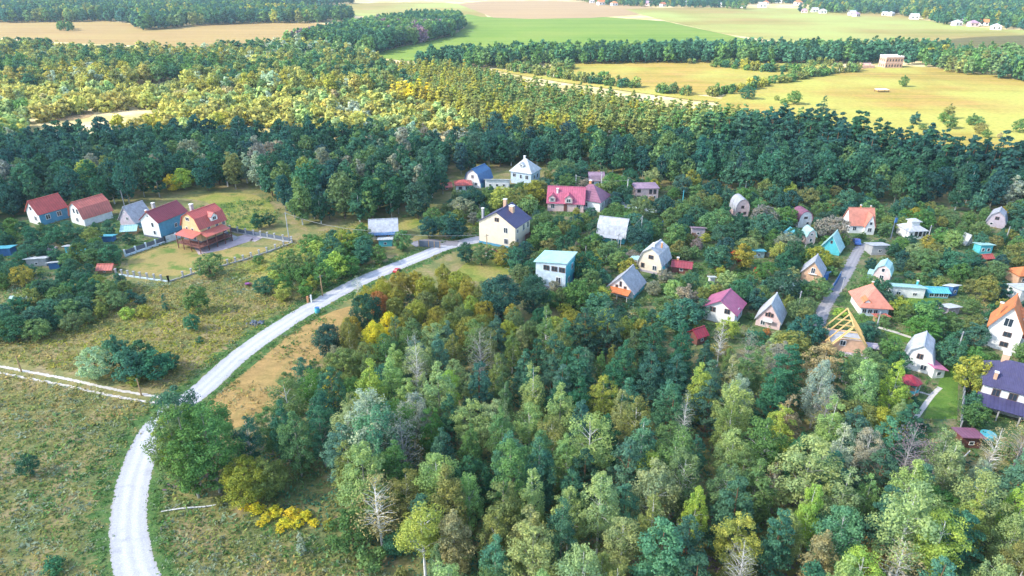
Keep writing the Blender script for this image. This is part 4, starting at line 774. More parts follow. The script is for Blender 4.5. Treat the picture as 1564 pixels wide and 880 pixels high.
def where(x, y):
    a = min(ANCH, key=lambda a: (a[0] - x) ** 2 + (a[1] - y) ** 2)
    dx, dy = x - a[0], y - a[1]
    if a[2].startswith(('the bottom', 'the left edge', 'the middle')): return 'near ' + a[2]
    if abs(dx) > abs(dy): return ('right of ' if dx > 0 else 'left of ') + a[2]
    return ('behind ' if dy > 0 else 'in front of ') + a[2]
PLACED = []
rt = random.Random(77)
BARE = set()
def tree(kind, x, y, H, tint, wide=1.0, label=None, var=None, parts=True, jitter=.12):
    V = variants(kind); v = rt.randrange(len(V)) if var is None else var % len(V)
    cm, tm, H0 = V[v]; s = H / H0
    col = tuple(c * (1 + rt.uniform(-jitter, jitter)) for c in T[tint])
    sz = 'small' if H < (7.5 if kind != 'garden_tree' else 3.4) else 'tall' if H > (10.5 if kind != 'garden_tree' else 5) else 'middling'
    noun = kind.replace('_', ' ')
    if kind == 'bush': sz = 'low' if H < 1.6 else 'big' if H > 2.8 else 'rounded'
    lb = label or '%s %s %s %s' % (sz, WORD[tint], noun, where(x, y))
    while len(lb.split()) > 16: lb = lb.split(' ', 1)[1]
    gr = None if label else lb
    cat = {'bush': 'bush'}.get(kind, 'tree')
    rz = rt.uniform(0, 6.28)
    if tm is None:
        o = bpy.data.objects.new(kind, cm); COL.objects.link(o); o.location = (x, y, 0); o.rotation_euler.z = rz; o.scale = (s * wide, s * wide, s); o['tint'] = col
        tag(o, lb, cat, gr); PLACED.append((x, y)); return o
    e = empty(kind, (x, y, 0), rz); tag(e, lb, cat, gr)
    jx, jy = rt.uniform(.88, 1.14), rt.uniform(.88, 1.14)
    c = bpy.data.objects.new('crown', cm); COL.objects.link(c); c.parent = e; c.scale = (s * wide * jx, s * wide * jy, s); c['tint'] = col
    t = bpy.data.objects.new('trunk', tm); COL.objects.link(t); t.parent = e; t.scale = (s * (wide * .7 + .3), s * (wide * .7 + .3), s)
    PLACED.append((x, y)); return e
def tpx(kind, px, py, H, tint, **k):
    g = G(px, py); return tree(kind, g.x, g.y, H, tint, **k)
def blocked(x, y, r=0.0):
    return any(inpoly(x, y, f) for f in FOOT)
def hides(x, y, H, rad, tol=0.35):
    """would a tree here cover a house the photograph shows?"""
    px, pb = PX(x, y, 0); _, pt = PX(x, y, H * .96); zc = y * cp + HCAM * sp; rw = rad * FPX / zc * .85
    for (x0, y0, x1, y1, yy) in KEEP:
        if y < yy + 3 and px + rw > x0 and px - rw < x1 and pt < y1 and pb > y0:
            ox = min(px + rw, x1) - max(px - rw, x0); oy = min(pb, y1) - max(pt, y0)
            if ox * oy > tol * min((x1 - x0) * (y1 - y0), 4 * rw * rw) * .5: return True
    return False
def mix_of(m, r):
    tot = sum(w for _, w in m); u = r.random() * tot
    for k, w in m:
        u -= w
        if u <= 0: return k
    return m[-1][0]
def scatter(poly_px, spacing, seed, choose, avoid=2.2, limit=10000, nofoot=True, skip=()):
    """blue-noise points inside a ground polygon; choose(x, y, rnd, px, py) builds something"""
    rs = random.Random(seed); poly = GP(poly_px)
    xs = [p[0] for p in poly]; ys = [p[1] for p in poly]; pts = []; n = 0
    skp = [GP(s) for s in skip]
    cell = {}
    def near(x, y, d):
        cx_, cy_ = int(x // 4), int(y // 4); m = int(d // 4) + 1
        for i in range(cx_ - m, cx_ + m + 1):
            for j in range(cy_ - m, cy_ + m + 1):
                for q in cell.get((i, j), ()):
                    if (q[0] - x) ** 2 + (q[1] - y) ** 2 < d * d: return True
        return False
    for q in PLACED: cell.setdefault((int(q[0] // 4), int(q[1] // 4)), []).append(q)
    y = min(ys)
    tries = int((max(xs) - min(xs)) * (max(ys) - min(ys)) / spacing ** 2 * 6)
    for _ in range(tries):
        x, y = rs.uniform(min(xs), max(xs)), rs.uniform(min(ys), max(ys))
        if not inpoly(x, y, poly) or any(inpoly(x, y, s) for s in skp): continue
        if near(x, y, spacing * rs.uniform(.8, 1.15)): continue
        if nofoot and blocked(x, y): continue
        if choose(x, y, rs, *PX(x, y)) is False: continue
        cell.setdefault((int(x // 4), int(y // 4)), []).append((x, y)); n += 1
        if n >= limit: break
    return n
# footprints of road, lane, lawns: keep clear of trees
def strip_poly(pts, wd):
    c = catmull(GP(pts), 3)
    for i in range(len(c) - 1):
        a, b = Vector(c[i]), Vector(c[i + 1]); d = (b - a).normalized(); n = Vector((d.y, -d.x)) * wd / 2; a = a - d; b = b + d
        FOOT.append([tuple(a + n), tuple(b + n), tuple(b - n), tuple(a - n)])
strip_poly(ROADC, 7.0); strip_poly(LANE, 3.6); strip_poly(TRK, 3.4); strip_poly([(700, 372), (675, 371), (652, 369), (630, 374)], 4)
strip_poly([(1398, 640), (1412, 620), (1424, 604), (1436, 592)], 2); 
for pg in ([(322, 612), (400, 548), (450, 505), (500, 478), (540, 470), (530, 495), (480, 550), (425, 605), (365, 652), (325, 640)], [(193, 394), (240, 376), (285, 368), (345, 378), (430, 378), (330, 402), (300, 418), (262, 424), (200, 416)],
           [(1445, 560), (1464, 555), (1462, 640), (1410, 640), (1422, 610)], [(1352, 508), (1395, 508), (1400, 522), (1360, 524)], [(1372, 458), (1436, 458), (1436, 474), (1374, 478)], [(300, 384), (335, 370), (400, 355), (420, 368), (320, 392)]):
    FOOT.append(GP(pg))
# sight lines of road and mown strip: nothing tall in front of them
def roadview(x, y, H, rad):
    px, pb = PX(x, y, 0); _, pt = PX(x, y, H * .95); rw = rad * FPX / (y * cp + HCAM * sp) * .8
    for q in SIGHT:
        for yy in (pt, (pt * 2 + pb) / 3, (pt + pb) / 2):
            for xx in (px - rw, px, px + rw):
                if inpoly(xx, yy, q): return True
    return False
SIGHT = [[(160, 880), (160, 790), (190, 700), (222, 655), (240, 655), (236, 720), (232, 790), (256, 880)], [(290, 600), (360, 545), (460, 478), (520, 445), (548, 436), (545, 470), (500, 500), (440, 560), (400, 590), (350, 640), (325, 640), (290, 612)],
         [(590, 408), (680, 374), (682, 384), (620, 406), (600, 414)], [(1250, 496), (1275, 440), (1306, 385), (1318, 385), (1296, 425), (1272, 470), (1262, 498)], [(1400, 640), (1440, 575), (1462, 565), (1460, 640)]]
# ---------------------------------------------------------------- trees one can single out
tpx('aspen_tree', 284, 748, 13, 'mid', wide=1.0, label='tall leaf green aspen, leftmost of the big group beside the road bend', var=0)
tpx('aspen_tree', 304, 760, 15, 'green', wide=1.1, label='tallest aspen in the big group beside the road bend', var=8)
tpx('aspen_tree', 336, 752, 13, 'mid', wide=1.1, label='green aspen right of the tallest one beside the road bend', var=1)
tpx('aspen_tree', 274, 735, 10, 'lime', wide=.95, label='sunny lime green aspen leaning over the white road', var=1)
tpx('aspen_tree', 290, 700, 11.5, 'teal', wide=1.2, label='teal aspen at the back of the group beside the road bend', var=3)
tpx('aspen_tree', 340, 705, 9.5, 'green', wide=1.2, label='green aspen between the road bend group and the mown strip', var=3)
tpx('oak_tree', 382, 768, 6.4, 'gold', wide=1.15, label='round golden olive maple at the wood edge above yellow bushes', var=0)
tpx('oak_tree', 412, 762, 5.8, 'olive', wide=1.1, label='round olive maple touching the golden one from the right', var=2)
for i, (x, y, h) in enumerate([(392, 783, 1.3), (408, 794, 1.0), (420, 788, 1.2), (436, 804, 1.1), (454, 803, 1.0), (468, 793, 1.2), (376, 778, .9), (400, 802, .7), (446, 790, 1.3), (428, 812, .7), (480, 802, .8)]):
    tpx('bush', x, y, h, 'yellow', label='low yellow flowering bush in the bright patch at the wood edge', wide=1.3, jitter=.04)['group'] = 'yellow flowering bushes at the wood edge'
tpx('bush', 503, 808, 1.6, 'gold', label='small golden bush just right of the yellow flowering patch')
tpx('spruce_tree', 462, 846, 3.4, 'silver', label='small silvery spruce alone on the grass at the bottom')
tpx('garden_tree', 541, 838, 5.4, 'green', wide=1.0, label='dense leaf green young tree at the lower corner of the wood')
tpx('bare_tree', 585, 838, 11, 'tan', wide=1.6, label='half bare tan birch at the lower corner of the wood', var=0)
tpx('garden_tree', 604, 846, 3.0, 'teal', label='small teal tree right of the half bare tan birch')
tpx('birch_tree', 573, 735, 14, 'silver', wide=1.1, label='tall silvery birch in the left half of the wood')
tpx('birch_tree', 585, 742, 13, 'bluegreen', wide=1.2, label='blue green birch just right of the tall silvery one')
tpx('pine_tree', 1000, 925, 12, 'bluegreen', wide=1.15, label='bright blue green pine at the bottom edge right of centre')
tpx('pine_tree', 1108, 850, 11.5, 'teal', wide=1.1, label='teal pine right of the bright blue green pine')
tpx('pine_tree', 1530, 800, 11, 'bluegreen', wide=1.15, label='blue green pine near the right edge of the wood')
tpx('birch_tree', 1052, 848, 10, 'lime', wide=.9, label='narrow lime green birch between the two large pines')
tpx('aspen_tree', 1352, 900, 14, 'pale', wide=1.15, label='tallest pale lime aspen with white trunk in the lower right', var=4)
tpx('aspen_tree', 1402, 915, 11.5, 'lime', wide=1.05, label='lime aspen right of the tallest pale one in the lower right', var=3)
tpx('aspen_tree', 1290, 950, 9.5, 'lime', wide=1.2, label='round lime green aspen crown cut by the bottom edge', var=3)
tpx('bush', 1318, 870, 3.4, 'rust', label='rust orange bush between lime aspens in the lower right')
tpx('aspen_tree', 1215, 800, 13, 'pale', wide=1.25, label='big pale green aspen left of the silver birch in the wood', var=0)
tpx('birch_tree', 1262, 768, 12, 'silver', wide=1.1, label='silver grey birch right of the big pale green aspen')
tpx('bare_tree', 1368, 760, 11, 'purple', wide=1.3, label='bare purplish many stemmed tree above the tall lime aspens', var=3)
tpx('bare_tree', 1500, 735, 9, 'tan', wide=1.3, label='bare tan birch below the violet flat roofed shed', var=1)
tpx('bare_tree', 1545, 720, 8.5, 'tan', wide=1.4, label='bare tan birch at the right edge below the purple roof', var=2)
tpx('oak_tree', 575, 545, 6.6, 'yellow', wide=.85, label='bright yellow maple at the top left of the wood')
tpx('oak_tree', 612, 530, 5.6, 'gold', wide=.8, label='golden maple right of the bright yellow one')
tpx('oak_tree', 596, 520, 5.6, 'yellow', wide=.7, label='second smaller bright yellow maple behind the first')
tpx('spruce_tree', 508, 622, 6.5, 'yellow', wide=1.0, label='slim yellow tree between the mown strip and the wood')
tpx('oak_tree', 765, 486, 8.6, 'darkblue', wide=1.1, label='very dark round oak below the mint box house')
tpx('oak_tree', 815, 482, 8.0, 'dark', wide=1.0, label='dark round oak right of the very dark one')
tpx('oak_tree', 505, 548, 6.4, 'darkblue', wide=.95, label='dark blue green round tree at the top of the mown strip')
tpx('oak_tree', 562, 505, 7.2, 'dark', wide=1.0, label='dark round tree above the bright yellow maple')
tpx('bare_tree', 548, 458, 5.6, 'silver', wide=1.3, label='silvery half bare tree beside the far white road', var=1)
tpx('bare_tree', 640, 620, 13, 'grey', wide=.8, label='thin white bare birch below the bright yellow maple', var=0)
tpx('bare_tree', 735, 600, 12, 'grey', wide=.9, label='bare grey birch in the upper middle of the wood', var=2)
tpx('bare_tree', 1095, 560, 9, 'grey', wide=1.1, label='bare whitish birch in front of the purple roofed house', var=1)
tpx('bare_tree', 1137, 572, 8.5, 'grey', wide=1.0, label='bare white stemmed birch below the steep pink gabled cottage', var=3)
tpx('bare_tree', 1038, 700, 11, 'grey', wide=.7, label='white bare birch trunk in the middle of the wood', var=0)
# meadow left of the road
tpx('garden_tree', 150, 578, 5.4, 'silver', wide=1.1, label='round silvery teal tree, leftmost of the clump above the rut track')
for x, y, h, tn, l in [(205, 584, 6.6, 'teal', 'tall teal tree in the middle of the clump above the rut track'), (185, 562, 6.2, 'teal', 'teal tree at the back of the clump above the rut track'), (222, 566, 6.0, 'dark', 'dark tree at the back right of the clump above the rut track'),
                       (240, 578, 5.0, 'teal', 'smaller teal tree at the right side of the clump above the rut track'), (262, 566, 3.4, 'dark', 'small dark tree at the right tip of the clump above the rut track')]:
    tpx('garden_tree', x, y, h, tn, wide=1.05, label=l)
tpx('bush', 206, 588, 2.2, 'lime', label='lime green bush at the foot of the clump above the rut track')
tpx('garden_tree', 48, 726, 3.3, 'dark', wide=.8, label='single small dark tree on the grass at the far left bottom')
tpx('bush', 85, 872, 1.8, 'teal', label='teal bush on the grass at the bottom left')
tpx('garden_tree', 304, 478, 5.6, 'green', wide=.9, label='leaf green tree in the meadow between road and thicket')
tpx('garden_tree', 296, 506, 3.8, 'teal', wide=1.0, label='teal tree just below the leaf green one in the meadow')
tpx('bush', 198, 458, 2.0, 'teal', label='left one of three small teal bushes under the post fence'); tpx('bush', 216, 464, 2.0, 'teal', label='middle one of three small teal bushes under the post fence')
tpx('spruce_tree', 254, 474, 3.6, 'teal', label='small pointed teal spruce right of the three bushes'); tpx('bush', 196, 486, 2.2, 'lime', label='lime yellow bush below the three teal bushes')
tpx('bush', 222, 484, 2.4, 'gold', label='golden bush right of the lime yellow one in the meadow'); tpx('bush', 306, 524, 1.4, 'teal', label='little teal bush on the meadow beside the road')
tpx('bush', 395, 402, 1.9, 'green', label='small green bush on the dry slope below the post fence'); tpx('garden_tree', 322, 422, 5.2, 'mid', wide=1.25, label='wide bushy tree on the fence line below the orange house')
tpx('garden_tree', 282, 290, 6.5, 'lime', wide=1.0, label='lime tree with pale trunk behind the orange house'); tpx('garden_tree', 266, 292, 5.0, 'yellow', wide=1.0, label='yellow tree behind the maroon roofed farmhouse')
tpx('garden_tree', 395, 350, 4.4, 'dark', label='dark tree beside the utility pole behind the post fence'); tpx('garden_tree', 412, 346, 3.6, 'dark', label='smaller dark tree beside the utility pole behind the post fence')
tpx('garden_tree', 655, 364, 5.4, 'darkblue', wide=1.1, label='dark round tree left of the wooden gate'); tpx('garden_tree', 692, 366, 6.0, 'darkblue', wide=1.2, label='dark round tree between wooden gate and cream yellow house')
tpx('garden_tree', 712, 402, 4.8, 'dark', wide=1.1, label='dark tree at the left corner of the brown fence'); tpx('garden_tree', 735, 405, 4.6, 'mid', label='mid green tree at the brown fence below the cream yellow house')
for i, (x, y, h, tn) in enumerate([(1141, 152, 6.5, 'dark'), (1212, 160, 6.6, 'green'), (1257, 169, 7.0, 'dark'), (1379, 133, 6.2, 'green'), (1396, 191, 5.4, 'darkblue'), (1439, 188, 5.0, 'green'), (1447, 182, 6.5, 'olive'), (1450, 197, 6.0, 'green'), (1483, 192, 5.0, 'green'), (1493, 193, 4.0, 'mid'), (1495, 205, 4.5, 'olive'), (1505, 211, 3.6, 'green'), (1556, 203, 5.5, 'green'), (1197, 161, 3.2, 'green'), (1186, 154, 2.6, 'olive'), (1408, 199, 2.6, 'green'), (1526, 212, 2.6, 'tan')]):
    kd = 'spruce_tree' if i == 2 else 'garden_tree'
    tpx(kd, x, y, h, tn, wide=1.15, label=['round dark tree in the gold meadow below the hedgerow corner', 'round green tree, second from the left in the gold meadow', 'slim dark conifer standing alone in the gold meadow', 'round green tree right of the open field shelter', 'dark round tree in the lower middle of the gold meadow',
        'left tree of the close trio in the gold meadow', 'tallest tree of the close trio in the gold meadow', 'lowest tree of the close trio in the gold meadow', 'left tree of the pair right of the meadow trio', 'right tree of the pair right of the meadow trio', 'olive tree below the pair in the gold meadow',
        'small green tree at the lower right of the gold meadow', 'green tree at the right edge of the gold meadow', 'sapling left of the second round meadow tree', 'olive sapling far left in the gold meadow', 'green sapling below the dark round meadow tree', 'tan sapling at the lower right of the gold meadow'][i])

# ---------------------------------------------------------------- the wood in front
WOOD = [(250, 745), (300, 762), (345, 765), (440, 790), (545, 842), (640, 890), (700, 1010), (1800, 1010), (1800, 735), (1500, 712), (1440, 692), (1385, 665), (1330, 632), (1290, 606), (1230, 590), (1160, 575), (1095, 560), (1040, 560), (960, 520), (890, 508), (800, 500), (740, 470), (690, 440), (650, 440), (600, 450), (565, 470), (545, 510), (520, 560), (480, 600), (450, 630), (400, 660), (345, 700), (270, 725)]
CNT = {}
def wood(x, y, rs, px, py):
    if py < 540 and px < 1000:       # golden maples at the top
        k, H = 'oak_tree', rs.uniform(4.6, 6.4); tint = mix_of([('gold', 7), ('olive', 4), ('mid', 2), ('lime', 1.5), ('dark', .8), ('rust', .3)], rs); wd = .85
    elif 540 < py < 680 and 800 < px < 1100 and rs.random() < .62: k, H, wd = 'pine_tree', rs.uniform(8.5, 11), 1.0; tint = mix_of([('teal', 4), ('dark', 3), ('bluegreen', 2)], rs)
    elif py < 600 and px > 900: k, H, wd = rs.choice(['garden_tree', 'birch_tree', 'aspen_tree']), rs.uniform(5, 7.5), 1.0; tint = mix_of([('mid', 3), ('pale', 2), ('teal', 2), ('grey', 1), ('olive', 3), ('dark', 2)], rs)
    elif px < 520: k, H, wd = 'aspen_tree', rs.uniform(7.5, 10.5), 1.05; tint = mix_of([('green', 4), ('mid', 3), ('teal', 4), ('grey', .6), ('purple', .4), ('gold', .6)], rs)
    else:
        k = mix_of([('birch_tree', 42), ('aspen_tree', 24), ('pine_tree', 20), ('bare_tree', 3), ('oak_tree', 6)], rs)
        if px < 800 and rs.random() < .3: k = 'aspen_tree'
        H = rs.uniform(8, 11.8); wd = rs.uniform(1.0, 1.3)
        pal = {'birch_tree': [('pale', 5.5), ('olive', 5), ('mid', 3), ('tan', .8), ('silver', 1.2), ('bluegreen', 1.5), ('gold', 1)], 'aspen_tree': [('pale', 5.5), ('green', 3), ('mid', 4), ('bluegreen', 2), ('lime', 1.0), ('teal', 2)],
               'pine_tree': [('teal', 5), ('bluegreen', 5), ('dark', 2)], 'bare_tree': [('tan', 3), ('grey', 2), ('purple', 1)], 'oak_tree': [('olive', 3), ('gold', 2), ('dark', 2), ('green', 2)]}[k]
        if k == 'oak_tree': H *= .6
        if (px > 1100 or py > 760) and rs.random() < .5: pal = [('pale', 6), ('tan', 1), ('olive', 2), ('silver', 1.0), ('lime', 1.2), ('grey', .5)] if k in ('birch_tree', 'aspen_tree') else pal
        tint = mix_of(pal, rs)
    if py < 640 and px < 820 and k != 'oak_tree': H *= .8
    if hides(x, y, H, 1.9): 
        H *= .62
        if hides(x, y, H, 1.6): return False
    if roadview(x, y, H, 2.0): return False
    tree(k, x, y, H, tint, wide=wd)
scatter(WOOD, 3.35, 5, wood, limit=640)
print('wood', len(PLACED))
# undergrowth at the wood's margin
def margin(x, y, rs, px, py):
    H = rs.uniform(1.2, 3.2)
    if hides(x, y, H, 1.2) or roadview(x, y, H, 1.2): return False
    tree('bush', x, y, H, mix_of([('mid', 3), ('teal', 3), ('olive', 2), ('green', 2), ('gold', .8), ('grey', .7)], rs))
scatter([(238, 735), (300, 765), (440, 800), (540, 855), (640, 905), (660, 905), (560, 845), (440, 780), (300, 745)], 2.4, 9, margin, limit=34)

# ---------------------------------------------------------------- gardens between the houses
VILL = [(660, 310), (860, 262), (1000, 285), (1110, 296), (1300, 304), (1430, 330), (1564, 334), (1760, 345), (1800, 735), (1500, 706), (1385, 660), (1290, 600), (1160, 566), (1090, 550), (1040, 550), (960, 512), (890, 500), (850, 480), (800, 440), (740, 400), (700, 345)]
def village(x, y, rs, px, py):
    H = rs.uniform(3.0, 6.4) * (1.0 if py > 330 else 1.15)
    if hides(x, y, H, 1.8):
        H *= .6
        if hides(x, y, H, 1.2, .5): return False
    if roadview(x, y, H, 1.4): return False
    n = math.sin(x * .11 + 2) * math.cos(y * .09)
    pal = [('dark', 2.2), ('teal', 3), ('mid', 4), ('green', 2.5), ('pale', .8), ('olive', 1.6 + n), ('grey', .8), ('gold', .5 + max(0, n)), ('lime', .4), ('rust', .08), ('purple', .25), ('darkblue', 1.5)]
    if px > 1350 and py < 560: pal += [('teal', 4), ('darkblue', 2)]
    tree('garden_tree', x, y, H, mix_of(pal, rs), wide=rs.uniform(.95, 1.25))
n1 = scatter(VILL, 3.45, 11, village, limit=300)
def vbush(x, y, rs, px, py):
    H = rs.uniform(1.0, 2.6)
    if hides(x, y, H, 1.0, .2) or roadview(x, y, H, .8): return False
    tree('bush', x, y, H, mix_of([('dark', 2), ('teal', 3), ('mid', 4), ('green', 3), ('olive', 2), ('gold', .8), ('lime', .6), ('grey', .8), ('tan', .4), ('red', .1)], rs), wide=rs.uniform(.9, 1.3))
n2 = scatter(VILL, 2.1, 12, vbush, limit=265)
def apple(x, y, rs, px, py):
    H = rs.uniform(2.6, 4.6)
    if hides(x, y, H, 1.3, .5):
        H *= .6
        if hides(x, y, H, 1.0, .5): return False
    if roadview(x, y, H, 1.0): return False
    tree('apple_tree', x, y, H, mix_of([('dark', 1.5), ('teal', 3), ('mid', 5), ('green', 3), ('olive', 3), ('pale', 1.5), ('darkblue', 1), ('grey', 1), ('lime', .5), ('gold', .4)], rs), wide=rs.uniform(1.0, 1.25))
n3 = scatter(VILL, 2.35, 19, apple, limit=240)
print('village', n1, n2, n3)
def orchard(x, y, rs, px, py):
    H = rs.uniform(2.6, 4.6)
    if hides(x, y, H, 1.8): return False
    if roadview(x, y, H, 1.4): return False
    tree('plum_tree', x, y, H, mix_of([('teal', 5), ('dark', 3), ('mid', 3), ('green', 3), ('olive', 1), ('gold', .4)], rs), wide=1.15)
SPEC['plum_tree'] = SPEC['garden_tree']
scatter([(-60, 345), (60, 350), (130, 345), (200, 358), (225, 372), (190, 388), (178, 412), (150, 425), (110, 432), (60, 440), (-60, 450)], 3.3, 13, orchard, limit=150)
scatter([(15, 530), (60, 520), (120, 506), (185, 482), (196, 446), (160, 432), (100, 430), (60, 455), (0, 500)], 2.5, 14, orchard, limit=110)
scatter([(-40, 530), (12, 530), (0, 500), (-40, 505)], 3.2, 16, orchard, limit=6)
def hazel(x, y, rs, px, py):
    H = rs.uniform(4.2, 6.2) if px > 480 else rs.uniform(3.2, 4.6)
    if hides(x, y, H, 1.8) or roadview(x, y, H, 1.2): return False
    tree('hazel_tree', x, y, H, mix_of([('green', 5), ('mid', 3), ('lime', 1), ('gold', 1), ('teal', 3)], rs), wide=1.15)
SPEC['hazel_tree'] = SPEC['garden_tree']
scatter([(396, 452), (440, 462), (476, 458), (510, 442), (560, 424), (610, 396), (618, 382), (560, 372), (500, 376), (470, 400), (430, 412), (400, 430)], 3.1, 15, hazel, limit=70)
scatter([(640, 345), (700, 345), (720, 372), (690, 368), (640, 366)], 4, 17, hazel, limit=6)

# ---------------------------------------------------------------- far woods as masses
def far_mesh(name, H, env, z0, ncl, clr, nl, leaf, seed, bark='brown', r=.2, flat=.8, up=.4):
    Q, C = crown_quads(seed, H, env, z0, ncl, clr, nl, leaf, flat, .15, 0, up)
    k = 6; T_ = []
    for i in range(k):
        a0, a1 = 2 * math.pi * i / k, 2 * math.pi * (i + 1) / k
        T_.append([[r * math.cos(a0), r * math.sin(a0), 0], [r * math.cos(a1), r * math.sin(a1), 0], [r * .3 * math.cos(a1), r * .3 * math.sin(a1), H * .85], [r * .3 * math.cos(a0), r * .3 * math.sin(a0), H * .85]])
    me = np_quads(name, np.concatenate([Q, np.array(T_)]), LM); me.materials.append(BK[bark])
    mi = np.zeros(len(Q) + k, np.int32); mi[-k:] = 1; me.polygons.foreach_set('material_index', mi)
    o = bpy.data.objects.new(name, me); return o
MID = [far_mesh('mid_oval', 11, e_oval(2.7), 1.6, 55, 1.0, 17, .46, 1), far_mesh('mid_birch', 11, e_birch(2.6), 1.6, 52, .95, 17, .44, 2, 'birch'), far_mesh('mid_round', 10, e_round(3.3), 1.0, 60, 1.05, 17, .46, 3), far_mesh('mid_oval', 12, e_oval(2.3), 2.0, 50, .9, 17, .44, 4, 'aspen')]
CON = [far_mesh('conifer', 14, e_cone(2.6), 2.2, 60, .8, 14, .46, 5, 'pine', flat=.5, up=.8), far_mesh('conifer', 14, e_pine(2.3), 4.2, 52, .8, 14, .46, 6, 'pine', flat=.55, up=.8), far_mesh('conifer', 15, e_cone(2.2), 3.0, 60, .75, 14, .45, 7, 'pine', flat=.5, up=.8)]
FARM = [far_mesh('far_round', 12, e_round(3.9), 1.0, 34, 1.5, 10, .95, 8), far_mesh('far_oval', 12, e_oval(3.2), 1.0, 32, 1.4, 10, .9, 9), far_mesh('far_cone', 13, e_cone(3.0), 1.5, 32, 1.2, 10, .85, 10, flat=.6)]
LOWB = [far_mesh('thicket', 5, e_round(2.5), .3, 30, .95, 14, .5, 11), far_mesh('thicket', 5, e_oval(2.1), .3, 28, .9, 14, .48, 12), far_mesh('thicket', 6, e_birch(1.9), .4, 28, .85, 14, .46, 13, 'birch')]
def geo_instancer(name, label, P, RZ, SC, TI, IX, sources, cat=None):
    me = bpy.data.meshes.new(name); me.vertices.add(len(P)); me.vertices.foreach_set('co', P.astype(np.float32).ravel())
    def at(n, ty, v, key='value'):
        a = me.attributes.new(n, ty, 'POINT'); a.data.foreach_set(key, v.ravel())
    at('scl', 'FLOAT_VECTOR', SC.astype(np.float32), 'vector'); at('rot', 'FLOAT_VECTOR', RZ.astype(np.float32), 'vector')
    at('tint', 'FLOAT_COLOR', TI.astype(np.float32), 'color'); at('idx', 'INT', IX.astype(np.int32))
    o = bpy.data.objects.new(name, me); COL.objects.link(o); tag(o, label, cat, kind='stuff')
    g = bpy.data.node_groups.new(name, 'GeometryNodeTree')
    g.interface.new_socket('Geometry', in_out='INPUT', socket_type='NodeSocketGeometry'); g.interface.new_socket('Geometry', in_out='OUTPUT', socket_type='NodeSocketGeometry')
    gi, go = g.nodes.new('NodeGroupInput'), g.nodes.new('NodeGroupOutput'); ip = g.nodes.new('GeometryNodeInstanceOnPoints'); jn = g.nodes.new('GeometryNodeJoinGeometry')
    for s in sources:
        oi = g.nodes.new('GeometryNodeObjectInfo'); oi.inputs['Object'].default_value = s; oi.inputs['As Instance'].default_value = False
        gt = g.nodes.new('GeometryNodeGeometryToInstance'); g.links.new(oi.outputs['Geometry'], gt.inputs[0]); g.links.new(gt.outputs[0], jn.inputs[0])
    def named(n, ty):
        a = g.nodes.new('GeometryNodeInputNamedAttribute'); a.data_type = ty; a.inputs['Name'].default_value = n; return a.outputs['Attribute']
    g.links.new(gi.outputs[0], ip.inputs['Points']); g.links.new(jn.outputs[0], ip.inputs['Instance']); ip.inputs['Pick Instance'].default_value = True
    g.links.new(named('idx', 'INT'), ip.inputs['Instance Index']); g.links.new(named('scl', 'FLOAT_VECTOR'), ip.inputs['Scale'])
    er = g.nodes.new('FunctionNodeEulerToRotation'); g.links.new(named('rot', 'FLOAT_VECTOR'), er.inputs[0]); g.links.new(er.outputs[0], ip.inputs['Rotation'])
    g.links.new(ip.outputs[0], go.inputs[0])
    md = o.modifiers.new('growth', 'NODES'); md.node_group = g; return o
def np_noise(x, y, s, seed):
    r = np.random.RandomState(seed); v = 0
    for k in range(5):
        a = r.uniform(0, 6.28); f = s * r.uniform(.6, 1.9); v = v + np.sin((x * math.cos(a) + y * math.sin(a)) * f + r.uniform(0, 6.28))
    return v / 3
FOOTA = [f for f in FOOT]
def mass_pts(poly_px, sp, Hr, tints, seed, nvar, jit=.38, keepclear=True, gap=None, H0=11, wd=(.9, 1.2), placed=True):
    r = np.random.RandomState(seed); poly = GP(poly_px)
    x0, x1 = min(p[0] for p in poly), max(p[0] for p in poly); y0, y1 = min(p[1] for p in poly), max(p[1] for p in poly)
    xs, ys = np.meshgrid(np.arange(x0, x1, sp), np.arange(y0, y1, sp * .87)); xs = xs + (np.arange(len(xs)) % 2)[:, None] * sp / 2
    P = np.stack([xs.ravel(), ys.ravel()], 1); P += r.uniform(-jit, jit, P.shape) * sp
    P = P[inpoly_np(P, poly)]
    # drop what the camera's view can never take in
    if keepclear:
        for f in FOOTA:
            if max(q[1] for q in f) > y0 - 5 and min(q[1] for q in f) < y1 + 5: P = P[~inpoly_np(P, f)]
    if placed and PLACED and y0 < 330:
        A = np.array(PLACED); A = A[A[:, 1] > y0 - 5]
        if len(A):
            ok = np.ones(len(P), bool)
            for k in range(0, len(P), 2000):
                d = ((P[k:k + 2000, None] - A[None]) ** 2).sum(2).min(1); ok[k:k + 2000] = d > (sp * .7) ** 2
            P = P[ok]
    if gap is not None:
        n_ = np_noise(P[:, 0], P[:, 1], gap[0], seed + 5); P = P[n_ < gap[1]]
    # nothing may stand between the camera and the houses at the wood's edge
    n = len(P); names = list(tints); wts = np.array([tints[k] for k in names], float)
    nz = np_noise(P[:, 0], P[:, 1], .06, seed + 9)
    ti = np.zeros(n, int)
    cum = np.cumsum(wts / wts.sum()); u = np.clip(.5 + nz * .33 + r.uniform(-.32, .32, n), 0, .9999); ti = np.searchsorted(cum, u)
    TI = np.array([T[k] for k in names])[ti] * r.uniform(.82, 1.2, (n, 1)) * r.uniform(.94, 1.06, (n, 3))
    H = r.uniform(Hr[0], Hr[1], n); s = H / H0; w_ = s * r.uniform(wd[0], wd[1], n)
    return dict(P=np.concatenate([P, np.zeros((n, 1))], 1), RZ=np.stack([np.zeros(n), np.zeros(n), r.uniform(0, 6.28, n)], 1), SC=np.stack([w_, w_, s], 1), TI=np.concatenate([TI, np.ones((n, 1))], 1), IX=r.randint(0, nvar, n))
